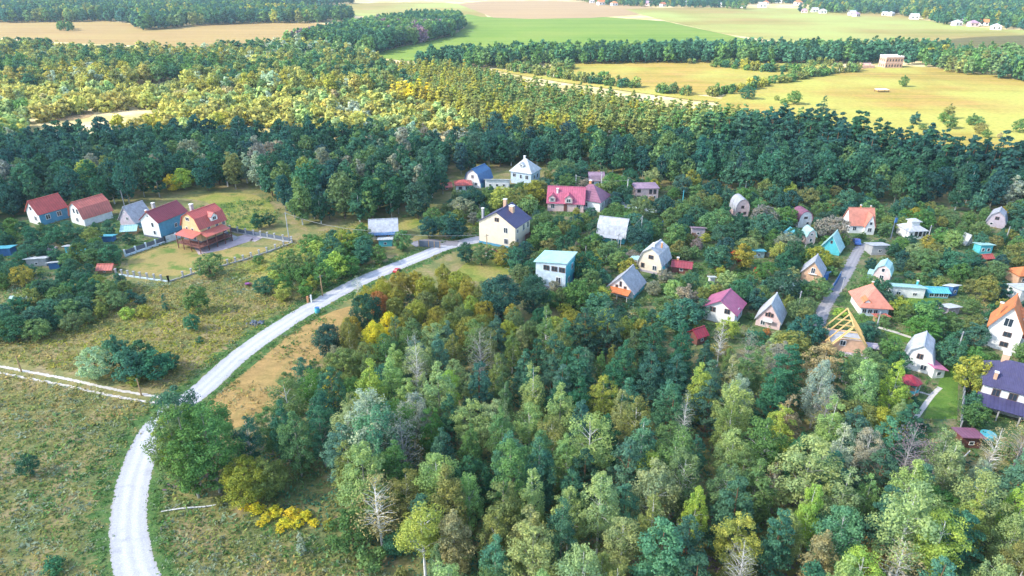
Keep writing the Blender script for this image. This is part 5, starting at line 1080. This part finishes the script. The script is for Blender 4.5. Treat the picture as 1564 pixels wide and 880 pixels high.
def mass(name, label, parts, sources):
    D = {k: np.concatenate([p[k] for p in parts]) for k in ('P', 'RZ', 'SC', 'TI', 'IX')}
    print(name, len(D['P']))
    return geo_instancer(name, label, D['P'], D['RZ'], D['SC'], D['TI'], D['IX'], sources)

# trees of the dark belt one can tell apart: the rows nearest the gardens
BELT = [(-120, 348), (0, 338), (50, 326), (110, 323), (175, 320), (228, 309), (262, 299), (300, 293), (345, 290), (405, 298), (436, 326), (456, 348), (560, 343), (640, 337), (680, 330), (700, 306), (678, 296), (690, 276), (740, 262), (780, 256), (840, 256), (872, 266), (960, 268), (1010, 284), (1110, 292), (1200, 305), (1300, 306), (1430, 328), (1564, 334), (1760, 342),
        (1760, 305), (1564, 298), (1400, 290), (1200, 272), (1000, 250), (870, 232), (760, 222), (650, 240), (560, 262), (430, 262), (300, 258), (100, 262), (-120, 280)]
def belt(x, y, rs, px, py):
    H = rs.uniform(8.5, 12.5)
    if 430 < px < 690 and py > 290: H = rs.uniform(10, 13.5)
    if hides(x, y, H, 2.6):
        H *= .6
        if hides(x, y, H, 2): return False
    pal = [('darkblue', 4), ('dark', 5), ('teal', 2.5), ('mid', .8)]
    if 280 < px < 560 or (px < 180 and rs.random() < .6): pal += [('grey', 2), ('mid', 4), ('olive', 1.5), ('silver', .8)]
    if 120 < px < 330 and py > 275: pal += [('gold', 2), ('lime', 1)]
    tree('poplar_tree', x, y, H, mix_of(pal, rs), wide=rs.uniform(.9, 1.15))
scatter(BELT, 6.4, 21, belt, limit=300)
P1 = [mass_pts([(-200, 350), (0, 338), (50, 326), (110, 323), (175, 320), (228, 309), (262, 299), (300, 291), (345, 286), (405, 292), (436, 324), (456, 346), (560, 341), (640, 335), (680, 328), (700, 306), (678, 296), (690, 276), (740, 262), (780, 254), (840, 254), (872, 264), (960, 268), (1010, 284), (1110, 292), (1200, 305), (1300, 306), (1430, 328), (1564, 334), (2000, 345), (2000, 345), (1564, 306), (1430, 280), (1325, 262), (1220, 240), (1060, 232), (900, 238), (780, 234), (640, 228), (500, 222), (240, 220), (0, 223), (-200, 223)],
               4.9, (7, 10.5), {'silver': .5, 'grey': 1.4, 'mid': 2.6, 'teal': 3, 'dark': 6, 'darkblue': 4}, 31, 4, gap=None),
      mass_pts([(1700, 335), (1564, 300), (1564, 600), (2100, 700)], 6, (4, 7), {'teal': 3, 'dark': 3, 'mid': 2}, 32, 4)]
mass('dark_woodland', 'dense dark green woodland belt behind the village', P1, MID)
P2 = [mass_pts([(-200, 216), (240, 214), (500, 216), (640, 222), (780, 232), (740, 200), (640, 160), (560, 150), (420, 148), (300, 146), (-200, 134)], 6.4, (4.5, 8.5), {'sungold': .5, 'gold': 1, 'sunpale': 9, 'pale': 3.5, 'olive': 1, 'tan': .3, 'silver': .6, 'green': .8}, 33, 3, gap=(.05, .42), H0=5.5, wd=(1, 1.35))]
mass('willow_scrub', 'sunlit pale green willow scrub with sandy gaps', P2, LOWB)
P3 = [mass_pts([(-300, 138), (300, 150), (560, 156), (640, 150), (600, 118), (565, 98), (500, 84), (440, 76), (380, 84), (300, 91), (200, 89), (100, 87), (0, 78), (-300, 76)], 6.5, (8, 12), {'green': 3, 'dark': 3.5, 'mid': 2, 'olive': 3, 'sunpale': 2.5, 'silver': .7, 'gold': 1.5}, 34, 4, gap=(.03, .9), wd=(1.0, 1.4)),
      mass_pts([(400, 110), (560, 110), (560, 78), (500, 74), (400, 84)], 9, (8, 10), {'silver': 5, 'pale': 2, 'mid': 2}, 35, 4)]
mass('mixed_forest', 'mixed green forest between the willow scrub and the tan fields', P3, MID)
P4 = [mass_pts([(600, 120), (680, 118), (760, 136), (800, 152), (880, 165), (980, 183), (1080, 196), (1215, 214), (1222, 222), (1060, 226), (940, 228), (820, 224), (740, 206), (640, 160)], 4.4, (9.5, 12), {'sungold': .6, 'gold': 3, 'olive': 5, 'mid': 2.5, 'green': 2, 'dark': .8}, 36, 3, H0=14, jit=.2, wd=(1, 1.25)),
      mass_pts([(600, 170), (735, 176), (745, 166), (640, 160), (600, 160)], 5.5, (10, 12), {'yellow': 1.2, 'sungold': 4, 'gold': 3}, 37, 3, H0=14, wd=(1.2, 1.5))]
mass('larch_plantation', 'golden olive plantation with straight trunks along its front edge', P4, CON)
P5 = [mass_pts([(1050, 232), (1130, 214), (1222, 220), (1325, 243), (1430, 260), (1505, 274), (1562, 286), (2000, 320), (2000, 350), (1564, 310), (1430, 284), (1325, 266), (1220, 244), (1050, 238)], 4.8, (11.5, 15), {'darkblue': 4, 'dark': 4, 'teal': 2.5, 'mid': .8}, 38, 3, H0=14, wd=(1.1, 1.4))]
mass('pine_wood', 'dark pine wood along the lower edge of the gold meadow', P5, CON)
P6 = [mass_pts([(640, 108), (760, 105), (850, 99), (1000, 97), (1320, 98), (1345, 92), (1440, 96), (1450, 84), (1330, 82), (1000, 84), (850, 86), (760, 88), (660, 96)], 6.0, (8, 12), {'mid': 1, 'green': 2.4, 'dark': 5, 'teal': 2}, 39, 3, H0=12, keepclear=True),
      mass_pts([(1380, 98), (1440, 110), (1564, 126), (1900, 145), (1900, 100), (1564, 90), (1470, 88)], 7.5, (8, 11), {'olive': 2, 'mid': 2, 'green': 2.5, 'dark': 3, 'gold': .6}, 40, 3, H0=12)]
mass('shelter_belt', 'dark tree belt between the gold meadow and the crop fields', P6, FARM)
def line_poly(pts, w_): 
    return pts + [(x, y - w_) for x, y in pts[::-1]]
P7 = []
for k, (ln, wd_) in enumerate([([(762, 108), (850, 121), (960, 137), (1060, 150)], 6), ([(780, 104), (850, 106), (880, 108)], 4), ([(1045, 100), (1120, 106), (1180, 112), (1235, 112)], 5), ([(1080, 150), (1130, 142), (1180, 130), (1230, 124), (1240, 118)], 6), ([(1200, 128), (1240, 118), (1310, 112), (1318, 106)], 5), ([(1230, 100), (1300, 104)], 3)]):
    P7.append(mass_pts(line_poly(ln, wd_), 4.6, (2.5, 5.5), {'mid': 3, 'olive': 3, 'green': 3, 'dark': 1.5, 'gold': 1}, 50 + k, 3, H0=5, gap=(.12, .8), placed=False))
mass('hedgerow', 'scrubby hedgerows crossing the gold meadows', P7, LOWB)
P8 = [mass_pts([(430, 76), (500, 80), (565, 86), (600, 76), (690, 56), (708, 42), (700, 34), (640, 34), (560, 46), (480, 64)], 5.5, (12, 15), {'purple': .5, 'mid': 2, 'green': 3, 'dark': 5}, 60, 3, H0=13)]
mass('pine_stand', 'tall pine stand beside the bright green crop field', P8, FARM)
P9 = [mass_pts([(-700, 36), (60, 35), (150, 33), (195, 36), (222, 48), (300, 40), (400, 36), (470, 36), (540, 32), (530, 24), (440, 20), (300, 14), (-700, 12)], 9, (11, 15), {'gold': .6, 'olive': 1.5, 'mid': 2, 'green': 2, 'dark': 5, 'darkblue': 3}, 61, 3, H0=12, placed=False),
      mass_pts([(-700, 12), (300, 14), (420, 14), (540, 6), (520, -1), (-700, -1)], 12, (12, 16), {'mid': 1, 'dark': 4, 'darkblue': 5}, 62, 3, H0=12, placed=False),
      mass_pts([(-900, -1), (1800, -1), (2200, -10), (-1200, -10)], 17, (12, 18), {'mid': 1, 'dark': 4, 'darkblue': 5}, 63, 3, H0=12, placed=False, keepclear=False),
      mass_pts([(84, 47), (92, 43), (112, 44), (112, 49)], 7, (6, 9), {'green': 1, 'dark': 1}, 64, 3, H0=12)]
mass('far_forest', 'bluish dark forest filling the top left horizon', P9, FARM)
P10 = [mass_pts([(870, 1), (940, 10), (1100, 13), (1220, 19), (1340, 22), (1400, 28), (1440, 38), (1564, 48), (2200, 62), (2200, -1), (870, -1)], 11, (8, 13), {'gold': .4, 'olive': 1, 'mid': 2, 'green': 2, 'dark': 5, 'darkblue': 3}, 65, 3, H0=12, gap=(.012, .75), placed=False)]
mass('settlement_woods', 'trees around the far settlement at the top right', P10, FARM)

# ---------------------------------------------------------------- weeds and grass tussocks on the near meadows
def tuft_obj(name, seed, n, rad, hgt, leaf, up):
    r = np.random.RandomState(seed); P = r.normal(0, 1, (n, 3)) * [rad * .5, rad * .5, 0]; P[:, 2] = np.abs(r.normal(0, .5, n)) * hgt
    return bpy.data.objects.new(name, np_quads(name, leaf_quads(P, np.tile([0, 0, up], (n, 1)), leaf, r, .8, .4), LM))
TUF = [tuft_obj('tuft', 1, 16, .5, .45, .16, .6), tuft_obj('tuft', 2, 22, .7, .3, .14, .8), tuft_obj('tuft', 3, 12, .35, .7, .14, .3), tuft_obj('tuft', 4, 26, .9, .25, .13, 1.)]
def tufts(name, label, polys, seed, skip=True):
    Ds = []
    for k, (pg, sp_, tn, gp) in enumerate(polys):
        d = mass_pts(pg, sp_, (.7, 1.5), tn, seed + k, 4, jit=.5, H0=1, wd=(.8, 1.6), placed=False, keepclear=skip, gap=gp)
        Ds.append(d)
    D = {k: np.concatenate([p[k] for p in Ds]) for k in ('P', 'RZ', 'SC', 'TI', 'IX')}
    print(name, len(D['P'])); geo_instancer(name, label, D['P'], D['RZ'], D['SC'], D['TI'], D['IX'], TUF)
T.update({'hay': (.20, .165, .07), 'straw': (.2, .17, .09), 'grassg': (.055, .11, .035), 'greyg': (.15, .175, .12)})
mt = {'grassg': 3, 'mid': 2, 'greyg': 4, 'olive': 6, 'hay': 7, 'gold': 1.5}
tufts('meadow_grass', 'weedy grass with pale seed heads left of the white road', [([(-80, 1000), (-80, 440), (120, 440), (300, 425), (420, 425), (600, 400), (560, 440), (440, 500), (300, 600), (230, 640), (190, 740), (190, 1000)], .95, mt, None),
      ([(235, 1000), (225, 740), (300, 770), (440, 800), (560, 860), (680, 920), (700, 1000)], .85, mt, None), ([(300, 425), (420, 425), (560, 345), (640, 330), (560, 335), (440, 370), (330, 405)], 1.3, {'gold': 3, 'hay': 3, 'olive': 2, 'grassg': 2}, None)], 70)
tufts('garden_weeds', 'vegetable beds and weeds between the houses', [([(660, 320), (860, 270), (1000, 285), (1300, 304), (1564, 334), (1700, 340), (1700, 720), (1500, 706), (1385, 660), (1290, 600), (1090, 550), (960, 512), (800, 440), (700, 345)], 1.35, {'mid': 3, 'grassg': 4, 'green': 3, 'olive': 2, 'hay': 1, 'greyg': 1, 'teal': 2}, (.2, .8)),
      ([(-60, 345), (200, 330), (430, 300), (430, 340), (200, 390), (178, 430), (-60, 450)], 1.4, {'mid': 3, 'grassg': 4, 'olive': 2, 'gold': 1, 'teal': 2}, (.2, .7))], 80)
tufts('stubble_tufts', 'dry stubble and weeds on the mown strip', [([(310, 625), (345, 588), (400, 544), (450, 500), (500, 474), (555, 466), (545, 505), (485, 570), (425, 625), (360, 668), (318, 655)], 1.5, {'hay': 5, 'straw': 4, 'olive': 2, 'grassg': 1}, (.3, .1))], 75, skip=False)
T.update({'floor': (.05, .075, .03)})
tufts('undergrowth', 'dark ferns and saplings on the floor of the wood', [(WOOD, 1.1, {'dark': 4, 'mid': 3, 'teal': 2, 'olive': 1, 'purple': .5}, None)], 90)
cv = catmull(GP(ROADC), 10); rv = np.random.RandomState(4); vp = []
for i in range(len(cv) - 1):
    a, b = Vector(cv[i]), Vector(cv[i + 1]); d = (b - a); nn = Vector((d.y, -d.x)).normalized()
    for k in range(int(d.length * 7)):
        sd = rv.choice([-1, 1]); q = a + d * rv.rand() + nn * sd * (2.55 + abs(rv.normal(0, .75))); vp.append((q.x, q.y, 0))
n = len(vp); sc = rv.uniform(.6, 1.3, n); tn = np.array([T[k] for k in rv.choice(['grassg', 'green', 'mid', 'greyg', 'hay'], n, p=[.35, .25, .2, .12, .08])])
geo_instancer('verge_weeds', 'green weeds along both sides of the white road', np.array(vp), np.stack([0 * sc, 0 * sc, rv.uniform(0, 6.28, n)], 1), np.stack([sc, sc, sc * .9], 1), np.concatenate([tn, np.ones((n, 1))], 1), rv.randint(0, 4, n), TUF)

# ---------------------------------------------------------------- fences, walls, poles
def fence(name, label, pts, step, post, panel, postm, panelm, gap=0.0, base=None, cat='fence', topcap=False):
    P = [G(*p) for p in pts]; e = empty(name, P[0]); tag(e, label, cat)
    o0 = P[0]
    for i in range(len(P) - 1):
        a, b = P[i] - o0, P[i + 1] - o0; L = (b - a).length; n = max(1, round(L / step)); d = (b - a).normalized()
        for k in range(n + (1 if i == len(P) - 2 else 0)):
            q = a.lerp(b, k / n); mb = MB().box(q.x - post[0], q.x + post[0], q.y - post[0], q.y + post[0], 0, post[1])
            if topcap: mb.box(q.x - post[0] * 1.5, q.x + post[0] * 1.5, q.y - post[0] * 1.5, q.y + post[0] * 1.5, post[1] + .002, post[1] + .12)
            mb.build('post', W[postm] if isinstance(postm, str) else postm, e)
            if k < n and panel:
                q2 = a.lerp(b, (k + 1) / n); s, t2 = q + d * (post[0] + .03), q2 - d * (post[0] + .03)
                MB().beam(s + Vector((0, 0, (panel[0] + panel[1]) / 2)), t2 + Vector((0, 0, (panel[0] + panel[1]) / 2)), .06, panel[1] - panel[0]).build('panel', W[panelm], e)
        if base: MB().beam(a + Vector((0, 0, base[0] / 2)), b + Vector((0, 0, base[0] / 2)), .22, base[0]).build('base_wall', W[base[1]], e)
    return e
fence('fence', 'dark panel fence with pale blue posts left of the orange house', [(192, 392), (224, 381), (253, 371)], 2.2, (.14, 1.7), (.5, 1.5), 'bluewhite', 'stone', base=(.45, 'bluewhite'))
fence('fence', 'solid pale blue wall panels running up to the orange house', [(253, 371), (286, 361)], 2.4, (.14, 1.7), (.4, 1.55), 'bluewhite', 'bluewhite', base=(.42, 'bluewhite'))
fence('fence', 'grey capped posts on a low white wall below the dry lawn', [(178, 420), (215, 425), (258, 431)], 1.7, (.14, 1.3), None, 'grey', 'grey', base=(.3, 'bluewhite'), topcap=True)
fence('fence', 'short run of capped posts turning up right of the dry lawn', [(258, 431), (280, 424), (306, 415)], 2.2, (.14, 1.3), None, 'grey', 'grey', base=(.3, 'grey'), topcap=True)
fence('fence', 'long line of grey capped posts along the orange house drive', [(336, 408), (372, 398), (408, 386), (446, 372)], 2.0, (.14, 1.2), None, 'grey', 'grey', base=(.3, 'grey'), topcap=True)
fence('fence', 'dark gate and wall panels behind the orange house drive', [(446, 371), (420, 366), (388, 361), (352, 354)], 2.2, (.15, 1.5), (.3, 1.2), 'grey', 'stone', base=(.3, 'grey'), topcap=True)
fence('fence', 'brown metal fence with peach posts on a pale blue wall at the cream yellow house', [(741, 391), (764, 395), (786, 401), (800, 396)], 2.0, (.17, 2.0), (.95, 1.9), 'peach', 'brown', base=(.9, 'bluewhite'))
fence('fence', 'red brown fence with pale posts right of the mint box house', [(912, 408), (926, 400), (940, 391)], 1.3, (.1, 1.4), (.3, 1.2), 'white', 'brown', base=(.3, 'white'))
fence('fence', 'long blue sheet fence below the blue village plots', [(984, 361), (998, 355), (1012, 346)], 2.0, (.06, 1.5), (.05, 1.5), 'deepblue', 'deepblue')
fence('fence', 'dark wooden gate fence at the end of the side lane', [(640, 377), (655, 378), (672, 379)], 1.6, (.08, 1.7), (.1, 1.6), 'wood', 'stone')
fence('concrete_wall', 'long pale grey concrete slab wall above the village road', [(690, 322), (724, 323), (760, 324)], 3.0, (.1, 2.0), (.05, 1.95), 'grey', 'grey', cat='wall')
fence('concrete_wall', 'white stepped concrete wall right of the plum hipped house', [(930, 310), (950, 316), (975, 324)], 2.6, (.1, 1.5), (.05, 1.45), 'bluewhite', 'bluewhite', cat='wall')
fence('concrete_wall', 'white low slab wall below the pink box house', [(985, 324), (1005, 326), (1024, 328)], 2.6, (.1, 1.2), (.05, 1.15), 'bluewhite', 'bluewhite', cat='wall')
fence('fence', 'short white leaning board wall above the grey gambrel cottage', [(952, 340), (962, 333)], 1.6, (.06, 1.3), (.05, 1.25), 'white', 'white')
fence('fence', 'tall dark sheet fence between the lawn and the purple roofed house', [(1466, 656), (1470, 610), (1474, 566)], 2.4, (.06, 1.5), (.05, 1.45), 'grey', 'stone')
fence('fence', 'pale picket line in the plot below the violet shed', [(1498, 452), (1512, 454), (1526, 456)], .7, (.05, 1.2), None, 'grey', 'grey', base=(.12, 'grey'))
fence('fence', 'blue plank fence along the village lane', [(1270, 446), (1276, 436), (1283, 424)], 1.8, (.06, 1.4), (.1, 1.35), 'deepblue', 'deepblue')
0 and fence('fence', 'low wire fence on grey posts along the right side of the white road', [(322, 610), (380, 558), (430, 522), (480, 490), (520, 468)], 3.2, (.05, .9), None, 'grey', 'grey', base=(.06, 'grey'))
POLES = [((442, 368), 7.2, 'grey', 'pale concrete utility pole at the corner of the post fence'), ((191, 318), 5.0, 'grey', 'lamp topped pole behind the grey roofed cottage'), ((957, 307), 6.2, 'white', 'white pole above the white stepped wall'), ((879, 293), 5.0, 'white', 'white pole behind the magenta roofed house'), ((918, 286), 4.6, 'white', 'thin white pole beside the tiny maroon gambrel cottage'),
         ((978, 366), 6.0, 'grey', 'pale pole right of the grey gambrel cottage'), ((943, 388), 5.0, 'grey', 'pale pole at the end of the red brown fence'), ((894, 396), 3.2, 'grey', 'short pale pole right of the mint box house'), ((1042, 314), 4.4, 'turq', 'blue tinted pole right of the pink box house'), ((1155, 335), 4.0, 'grey', 'pale pole right of the round roofed pink cottage'),
         ((1360, 366), 6.0, 'stone', 'dark pole with transformer right of the salmon roofed white house'), ((1414, 376), 5.2, 'grey', 'pale pole in front of the two tier roofed house'), ((1285, 446), 3.0, 'grey', 'short pale post beside the lower village lane'), ((1218, 475), 4.2, 'grey', 'pale pole right of the steep pink gabled cottage'), ((1459, 546), 5.0, 'grey', 'pale pole between lawn and orange roofed house'),
         ((1335, 515), 5.0, 'grey', 'pale pole beside the unfinished house'), ((1225, 403), 4.4, 'grey', 'pale pole above the peach brick cottage'), ((493, 452), 4.6, 'wood', 'brown wooden pole beside the far white road'), ((33, 568), 3.0, 'wood', 'thin wooden pole at the left end of the rut track'), ((216, 604), 3.0, 'wood', 'thin wooden pole at the right end of the rut track'), ((1535, 370), 4.0, 'grey', 'pale pole at the far right orchard'), ((744, 392), 5.4, 'wood', 'brown pole in front of the cream yellow house wall')]
PT = {}
for px_, h, mt_, lb in POLES:
    g = G(*px_); e = empty('utility_pole', g, rt.uniform(0, 1)); tag(e, lb, 'pole'); PT[px_] = g + Vector((0, 0, h - .2))
    MB().tube([(0, 0, 0), (0, 0, h)], [.13, .09], 7).build('mast', W[mt_], e)
    if h > 4: MB().beam((-.6, 0, h - .35), (.6, 0, h - .35), .08, .08).build('crossarm', W['stone'], e)
    if 'lamp' in lb: MB().box(-.25, .25, -.15, .15, h, h + .14).build('lamp_head', W['white'], e)
    if 'transformer' in lb: MB().box(-.35, .35, -.3, -.1, h - 1.6, h - .5).build('transformer', W['deepblue'], e)
def wire(a, b, lb, sag=.8):
    o = empty('power_line', a); tag(o, lb, 'power line')
    n = 10; mb = MB(); mb.tube([(b - a) * (k / n) + Vector((0, 0, -sag * 4 * (k / n) * (1 - k / n))) for k in range(n + 1)], [.025] * (n + 1), 4)
    mb.build('wire', W['grey'], o)
wire(PT[(442, 368)], G(560, 352, 6), 'power line from the fence corner pole to the cottage with blue awning'); wire(G(560, 352, 6), PT[(744, 392)] + Vector((0, 0, .2)), 'power line from the blue awning cottage to the cream yellow house')
wire(PT[(957, 307)], PT[(879, 293)], 'power line between the two white poles above the magenta roof'); wire(PT[(978, 366)], PT[(943, 388)], 'power line over the grey gambrel cottage garden')
# ---------------------------------------------------------------- small things
e = empty('barrel', G(485, 478)); tag(e, 'blue barrel standing at the edge of the mown strip', 'barrel')
MB().tube([(0, 0, 0), (0, 0, .1), (0, 0, .55), (0, 0, 1.0), (0, 0, 1.1)], [.42, .46, .5, .46, .4], 14).build('body', W['turq'], e); MB().tube([(0, 0, 1.1), (0, 0, 1.16)], [.43, .43], 14).build('lid', W['deepblue'], e)
def post_pair(px_, lb):
    e = empty('gate_posts', G(*px_)); tag(e, lb, 'gate posts')
    MB().box(-.5, -.15, -.2, .2, 0, 1.3).build('brick_post', W['ochre'], e); MB().box(.25, .5, -.15, .15, 0, 1.6).build('pale_post', W['white'], e); MB().beam((-.2, 0, .9), (.3, 0, 1.1), .08, .1).build('rail', W['wood'], e)
post_pair((473, 462), 'broken orange and white gate posts beside the white road')
def car(px_, rz, col, lb, s=1.0):
    e = empty('parked_car', G(*px_), rz); tag(e, lb, 'car')
    side = [(-2.1, .35), (-2.1, .85), (-1.35, .95), (-.95, 1.42), (.55, 1.42), (1.15, .95), (2.0, .82), (2.1, .4)]
    MB().prism([(x * s, z * s) for x, z in side], -.82 * s, .82 * s, 'Y').build('body', plain('car_' + col, {'red': (.5, .03, .04), 'turq': (.10, .5, .6), 'blue': (.06, .14, .4)}[col], .3, .05), e)
    gl = MB()
    for y in (-.835, .815): gl.prism([(x * s, z * s) for x, z in [(-1.2, .97), (-.88, 1.36), (.48, 1.36), (.98, .97)]], y * s, (y + .02) * s, 'Y')
    gl.build('side_window', GL, e)
    MB().add([(1.17 * s, -.7 * s, .99 * s), (1.17 * s, .7 * s, .99 * s), (.6 * s, .66 * s, 1.42 * s), (.6 * s, -.66 * s, 1.42 * s)], [(0, 1, 2, 3)]).build('windscreen', GL, e)
    for x in (-1.3, 1.3):
        for y in (-.8, .8):
            wv = MB().tube([(x * s, (y - .1) * s, .33 * s), (x * s, (y + .1) * s, .33 * s)], [.33 * s] * 2, 14).build('wheel', W['dark'], e)
            MB().tube([(x * s, (y - .11) * s, .33 * s), (x * s, (y + .11) * s, .33 * s)], [.17 * s] * 2, 10).build('rim', W['grey'], wv)
    for y in (-.55, .55): MB().box(2.06 * s, 2.13 * s, (y - .15) * s, (y + .15) * s, .55 * s, .72 * s).build('headlight', FRAMEW, e)
car((606, 415), 1.2, 'red', 'small red car at the right side of the far white road', .5)
car((130, 388), .3, 'turq', 'pale turquoise car parked in the left gardens', .85)
car((1308, 372), 1.3, 'blue', 'dark blue car parked at the top of the village lane', .8)
e = empty('scrap_box', G(380, 437), .5); tag(e, 'purple red junk box lying in the dry meadow', 'box'); MB().box(-.6, .6, -.4, .4, 0, .6).build('body', W['brown'], e); MB().box(-.65, .2, -.45, .45, .61, .68).build('lid', plain('violet', (.22, .06, .22)), e)
e = empty('dead_log', G(292, 777), .18); tag(e, 'pale dead log lying on the grass below the tall aspens', 'log')
MB().tube([(-3.4, 0, .12), (-1, .1, .16), (1.6, -.1, .15), (4.2, .1, .1)], [.07, .1, .09, .04], 7).build('stem', BK['birch'], e); MB().tube([(-2.4, 0, .12), (-1.7, .5, .3), (-1.3, .8, .35)], [.05, .04, .02], 5).build('branch', BK['grey'], e)
e = empty('dead_log', G(1458, 722), .6); tag(e, 'white fallen birch trunk at the right side of the wood', 'log'); MB().tube([(-2.5, 0, 1.2), (0, 0, 1.7), (2.8, 0, 2.3)], [.14, .12, .06], 7).build('stem', BK['birch'], e); MB().tube([(-2.5, 0, 1.2), (-2.8, .2, 0)], [.14, .18], 7).build('stump', BK['birch'], e)
def pile(px_, lb, mtl, r_=1.2, n=7):
    rr = random.Random(int(px_[0])); e = empty('rubble_pile', G(*px_)); tag(e, lb, 'pile', kind='stuff'); mb = MB()
    for k in range(n * 3):
        x, y = rr.gauss(0, r_ * .5), rr.gauss(0, r_ * .4); s = rr.uniform(.15, .4); M = Matrix.Translation((x, y, s * .5)) @ Matrix.Rotation(rr.uniform(0, 3), 4, Vector((rr.random(), rr.random(), 1)).normalized())
        mb.box(-s, s, -s * .7, s * .7, -s * .4, s * .4, M)
    mb.build('rubble', W[mtl], e)
pile((1331, 554), 'heap of peach sand and bricks beside the unfinished house', 'peach'); pile((1290, 580), 'pale building rubble below the unfinished house', 'lilac', 1.4); pile((1195, 418), 'pale stones left of the peach brick cottage', 'grey', 1.0)
pile((1440, 678), 'pinkish stone heap left of the violet flat roofed shed', 'peach', 1.0); pile((392, 494), 'dark ash heap beside the road in the meadow', 'stone', 1.2); pile((965, 352), 'pale rubble in the plot right of the grey gambrel cottage', 'lilac', 1.6); pile((75, 382), 'pinkish soil and boards in the left gardens', 'lilac', 1.6)
pile((1386, 484), 'pale boards near the curved garden path', 'grey', .8)
e = empty('swimming_pool', G(1508, 668)); tag(e, 'turquoise round garden pool beside the purple roofed house', 'pool')
MB().tube([(0, 0, 0), (0, 0, .6)], [1.0, 1.0], 20).build('wall', W['turq'], e); MB().tube([(0, 0, .601), (0, 0, .63)], [.92, .92], 20).build('water_surface', plain('pool_water', (.10, .45, .55), .08, .05), e)

# ---------------------------------------------------------------- clouds that shade the village, high above everything
def cloud(label, shadow, alt, th, dens, seed):
    off = SUN_H * (alt / math.tan(R(SUN_EL))); rs = random.Random(seed)
    pts = smooth_poly([Vector((p[0] + off.x, p[1] + off.y)) for p in shadow], 1); pts = [Vector(p) for p in pts]
    n = len(pts); c = sum(pts, Vector((0, 0))) / n; V = []; F = []
    rings = [(1.0, .5, .5), (.985, .2, .8), (.9, 0, 1.0), (.6, -.15, 1.2), (.3, -.2, 1.35)]
    for side in (0, 1):
        for r_, lo, hi in rings:
            for p in pts:
                q = c + (p - c) * r_ ; V.append((q.x, q.y, alt + th * ((hi if side else lo) + (rs.uniform(-.12, .12) if r_ < 1 else 0))))
    m = len(rings)
    for side in (0, 1):
        for k in range(m - 1):
            for i in range(n):
                a = side * m * n + k * n; q = (a + i, a + (i + 1) % n, a + n + (i + 1) % n, a + n + i); F.append(q if side else q[::-1])
        a = side * m * n + (m - 1) * n; F.append(tuple(range(a, a + n)) if side else tuple(range(a + n - 1, a - 1, -1)))
    mb = MB(); mb.v = V; mb.f = F
    m_ = bpy.data.materials.new('cloud'); m_.use_nodes = True; t = m_.node_tree; t.nodes.remove(t.nodes['Principled BSDF'])
    tp = t.nodes.new('ShaderNodeBsdfTransparent'); tr = t.nodes.new('ShaderNodeBsdfTranslucent'); tr.inputs[0].default_value = (.95, .96, 1, 1); mx = t.nodes.new('ShaderNodeMixShader')
    f = noise(t, .02, 5, .6, coords(t)); fr = ramp(t, f, [(0.3, (dens - .12,) * 3), (0.7, (dens + .10,) * 3)]); t.links.new(fr, mx.inputs[0])
    t.links.new(tp.outputs[0], mx.inputs[1]); t.links.new(tr.outputs[0], mx.inputs[2]); t.links.new(mx.outputs[0], t.nodes['Material Output'].inputs[0])
    o = mb.build('cloud', m_, smooth=True); tag(o, label, kind='stuff'); return o
edge = GP([(-400, 214), (-200, 214), (0, 219), (120, 222), (240, 214), (380, 218), (520, 212), (640, 222), (740, 234), (820, 228), (900, 234), (1000, 240), (1100, 230), (1220, 220), (1325, 240), (1450, 262), (1562, 284), (1900, 330)])
cloud('thin cloud bank over the village', [(-700, 250)] + edge + [(500, 200), (500, -300), (-700, -300)], 420, 26, .38, 3)
cloud('small cloud over the far green field', GP([(1400, 72), (1440, 60), (1500, 56), (1600, 54), (1800, 58), (1900, 74), (1700, 90), (1564, 86), (1480, 84), (1430, 80)]), 420, 20, .62, 4)
# ---------------------------------------------------------------- air
hz = MB().box(-2500, 2500, -700, 2300, -1.0, 64.0).build('haze', None or bpy.data.materials.new('haze')); tag(hz, 'thin bluish haze over the whole landscape', kind='stuff')
m_ = hz.data.materials[0]; m_.use_nodes = True; t = m_.node_tree; t.nodes.remove(t.nodes['Principled BSDF']); pv = t.nodes.new('ShaderNodeVolumePrincipled')
pv.inputs['Color'].default_value = (.60, .80, 1, 1); pv.inputs['Density'].default_value = .00013; pv.inputs['Anisotropy'].default_value = .1
t.links.new(pv.outputs[0], t.nodes['Material Output'].inputs['Volume'])
print('objects', len(bpy.data.objects))
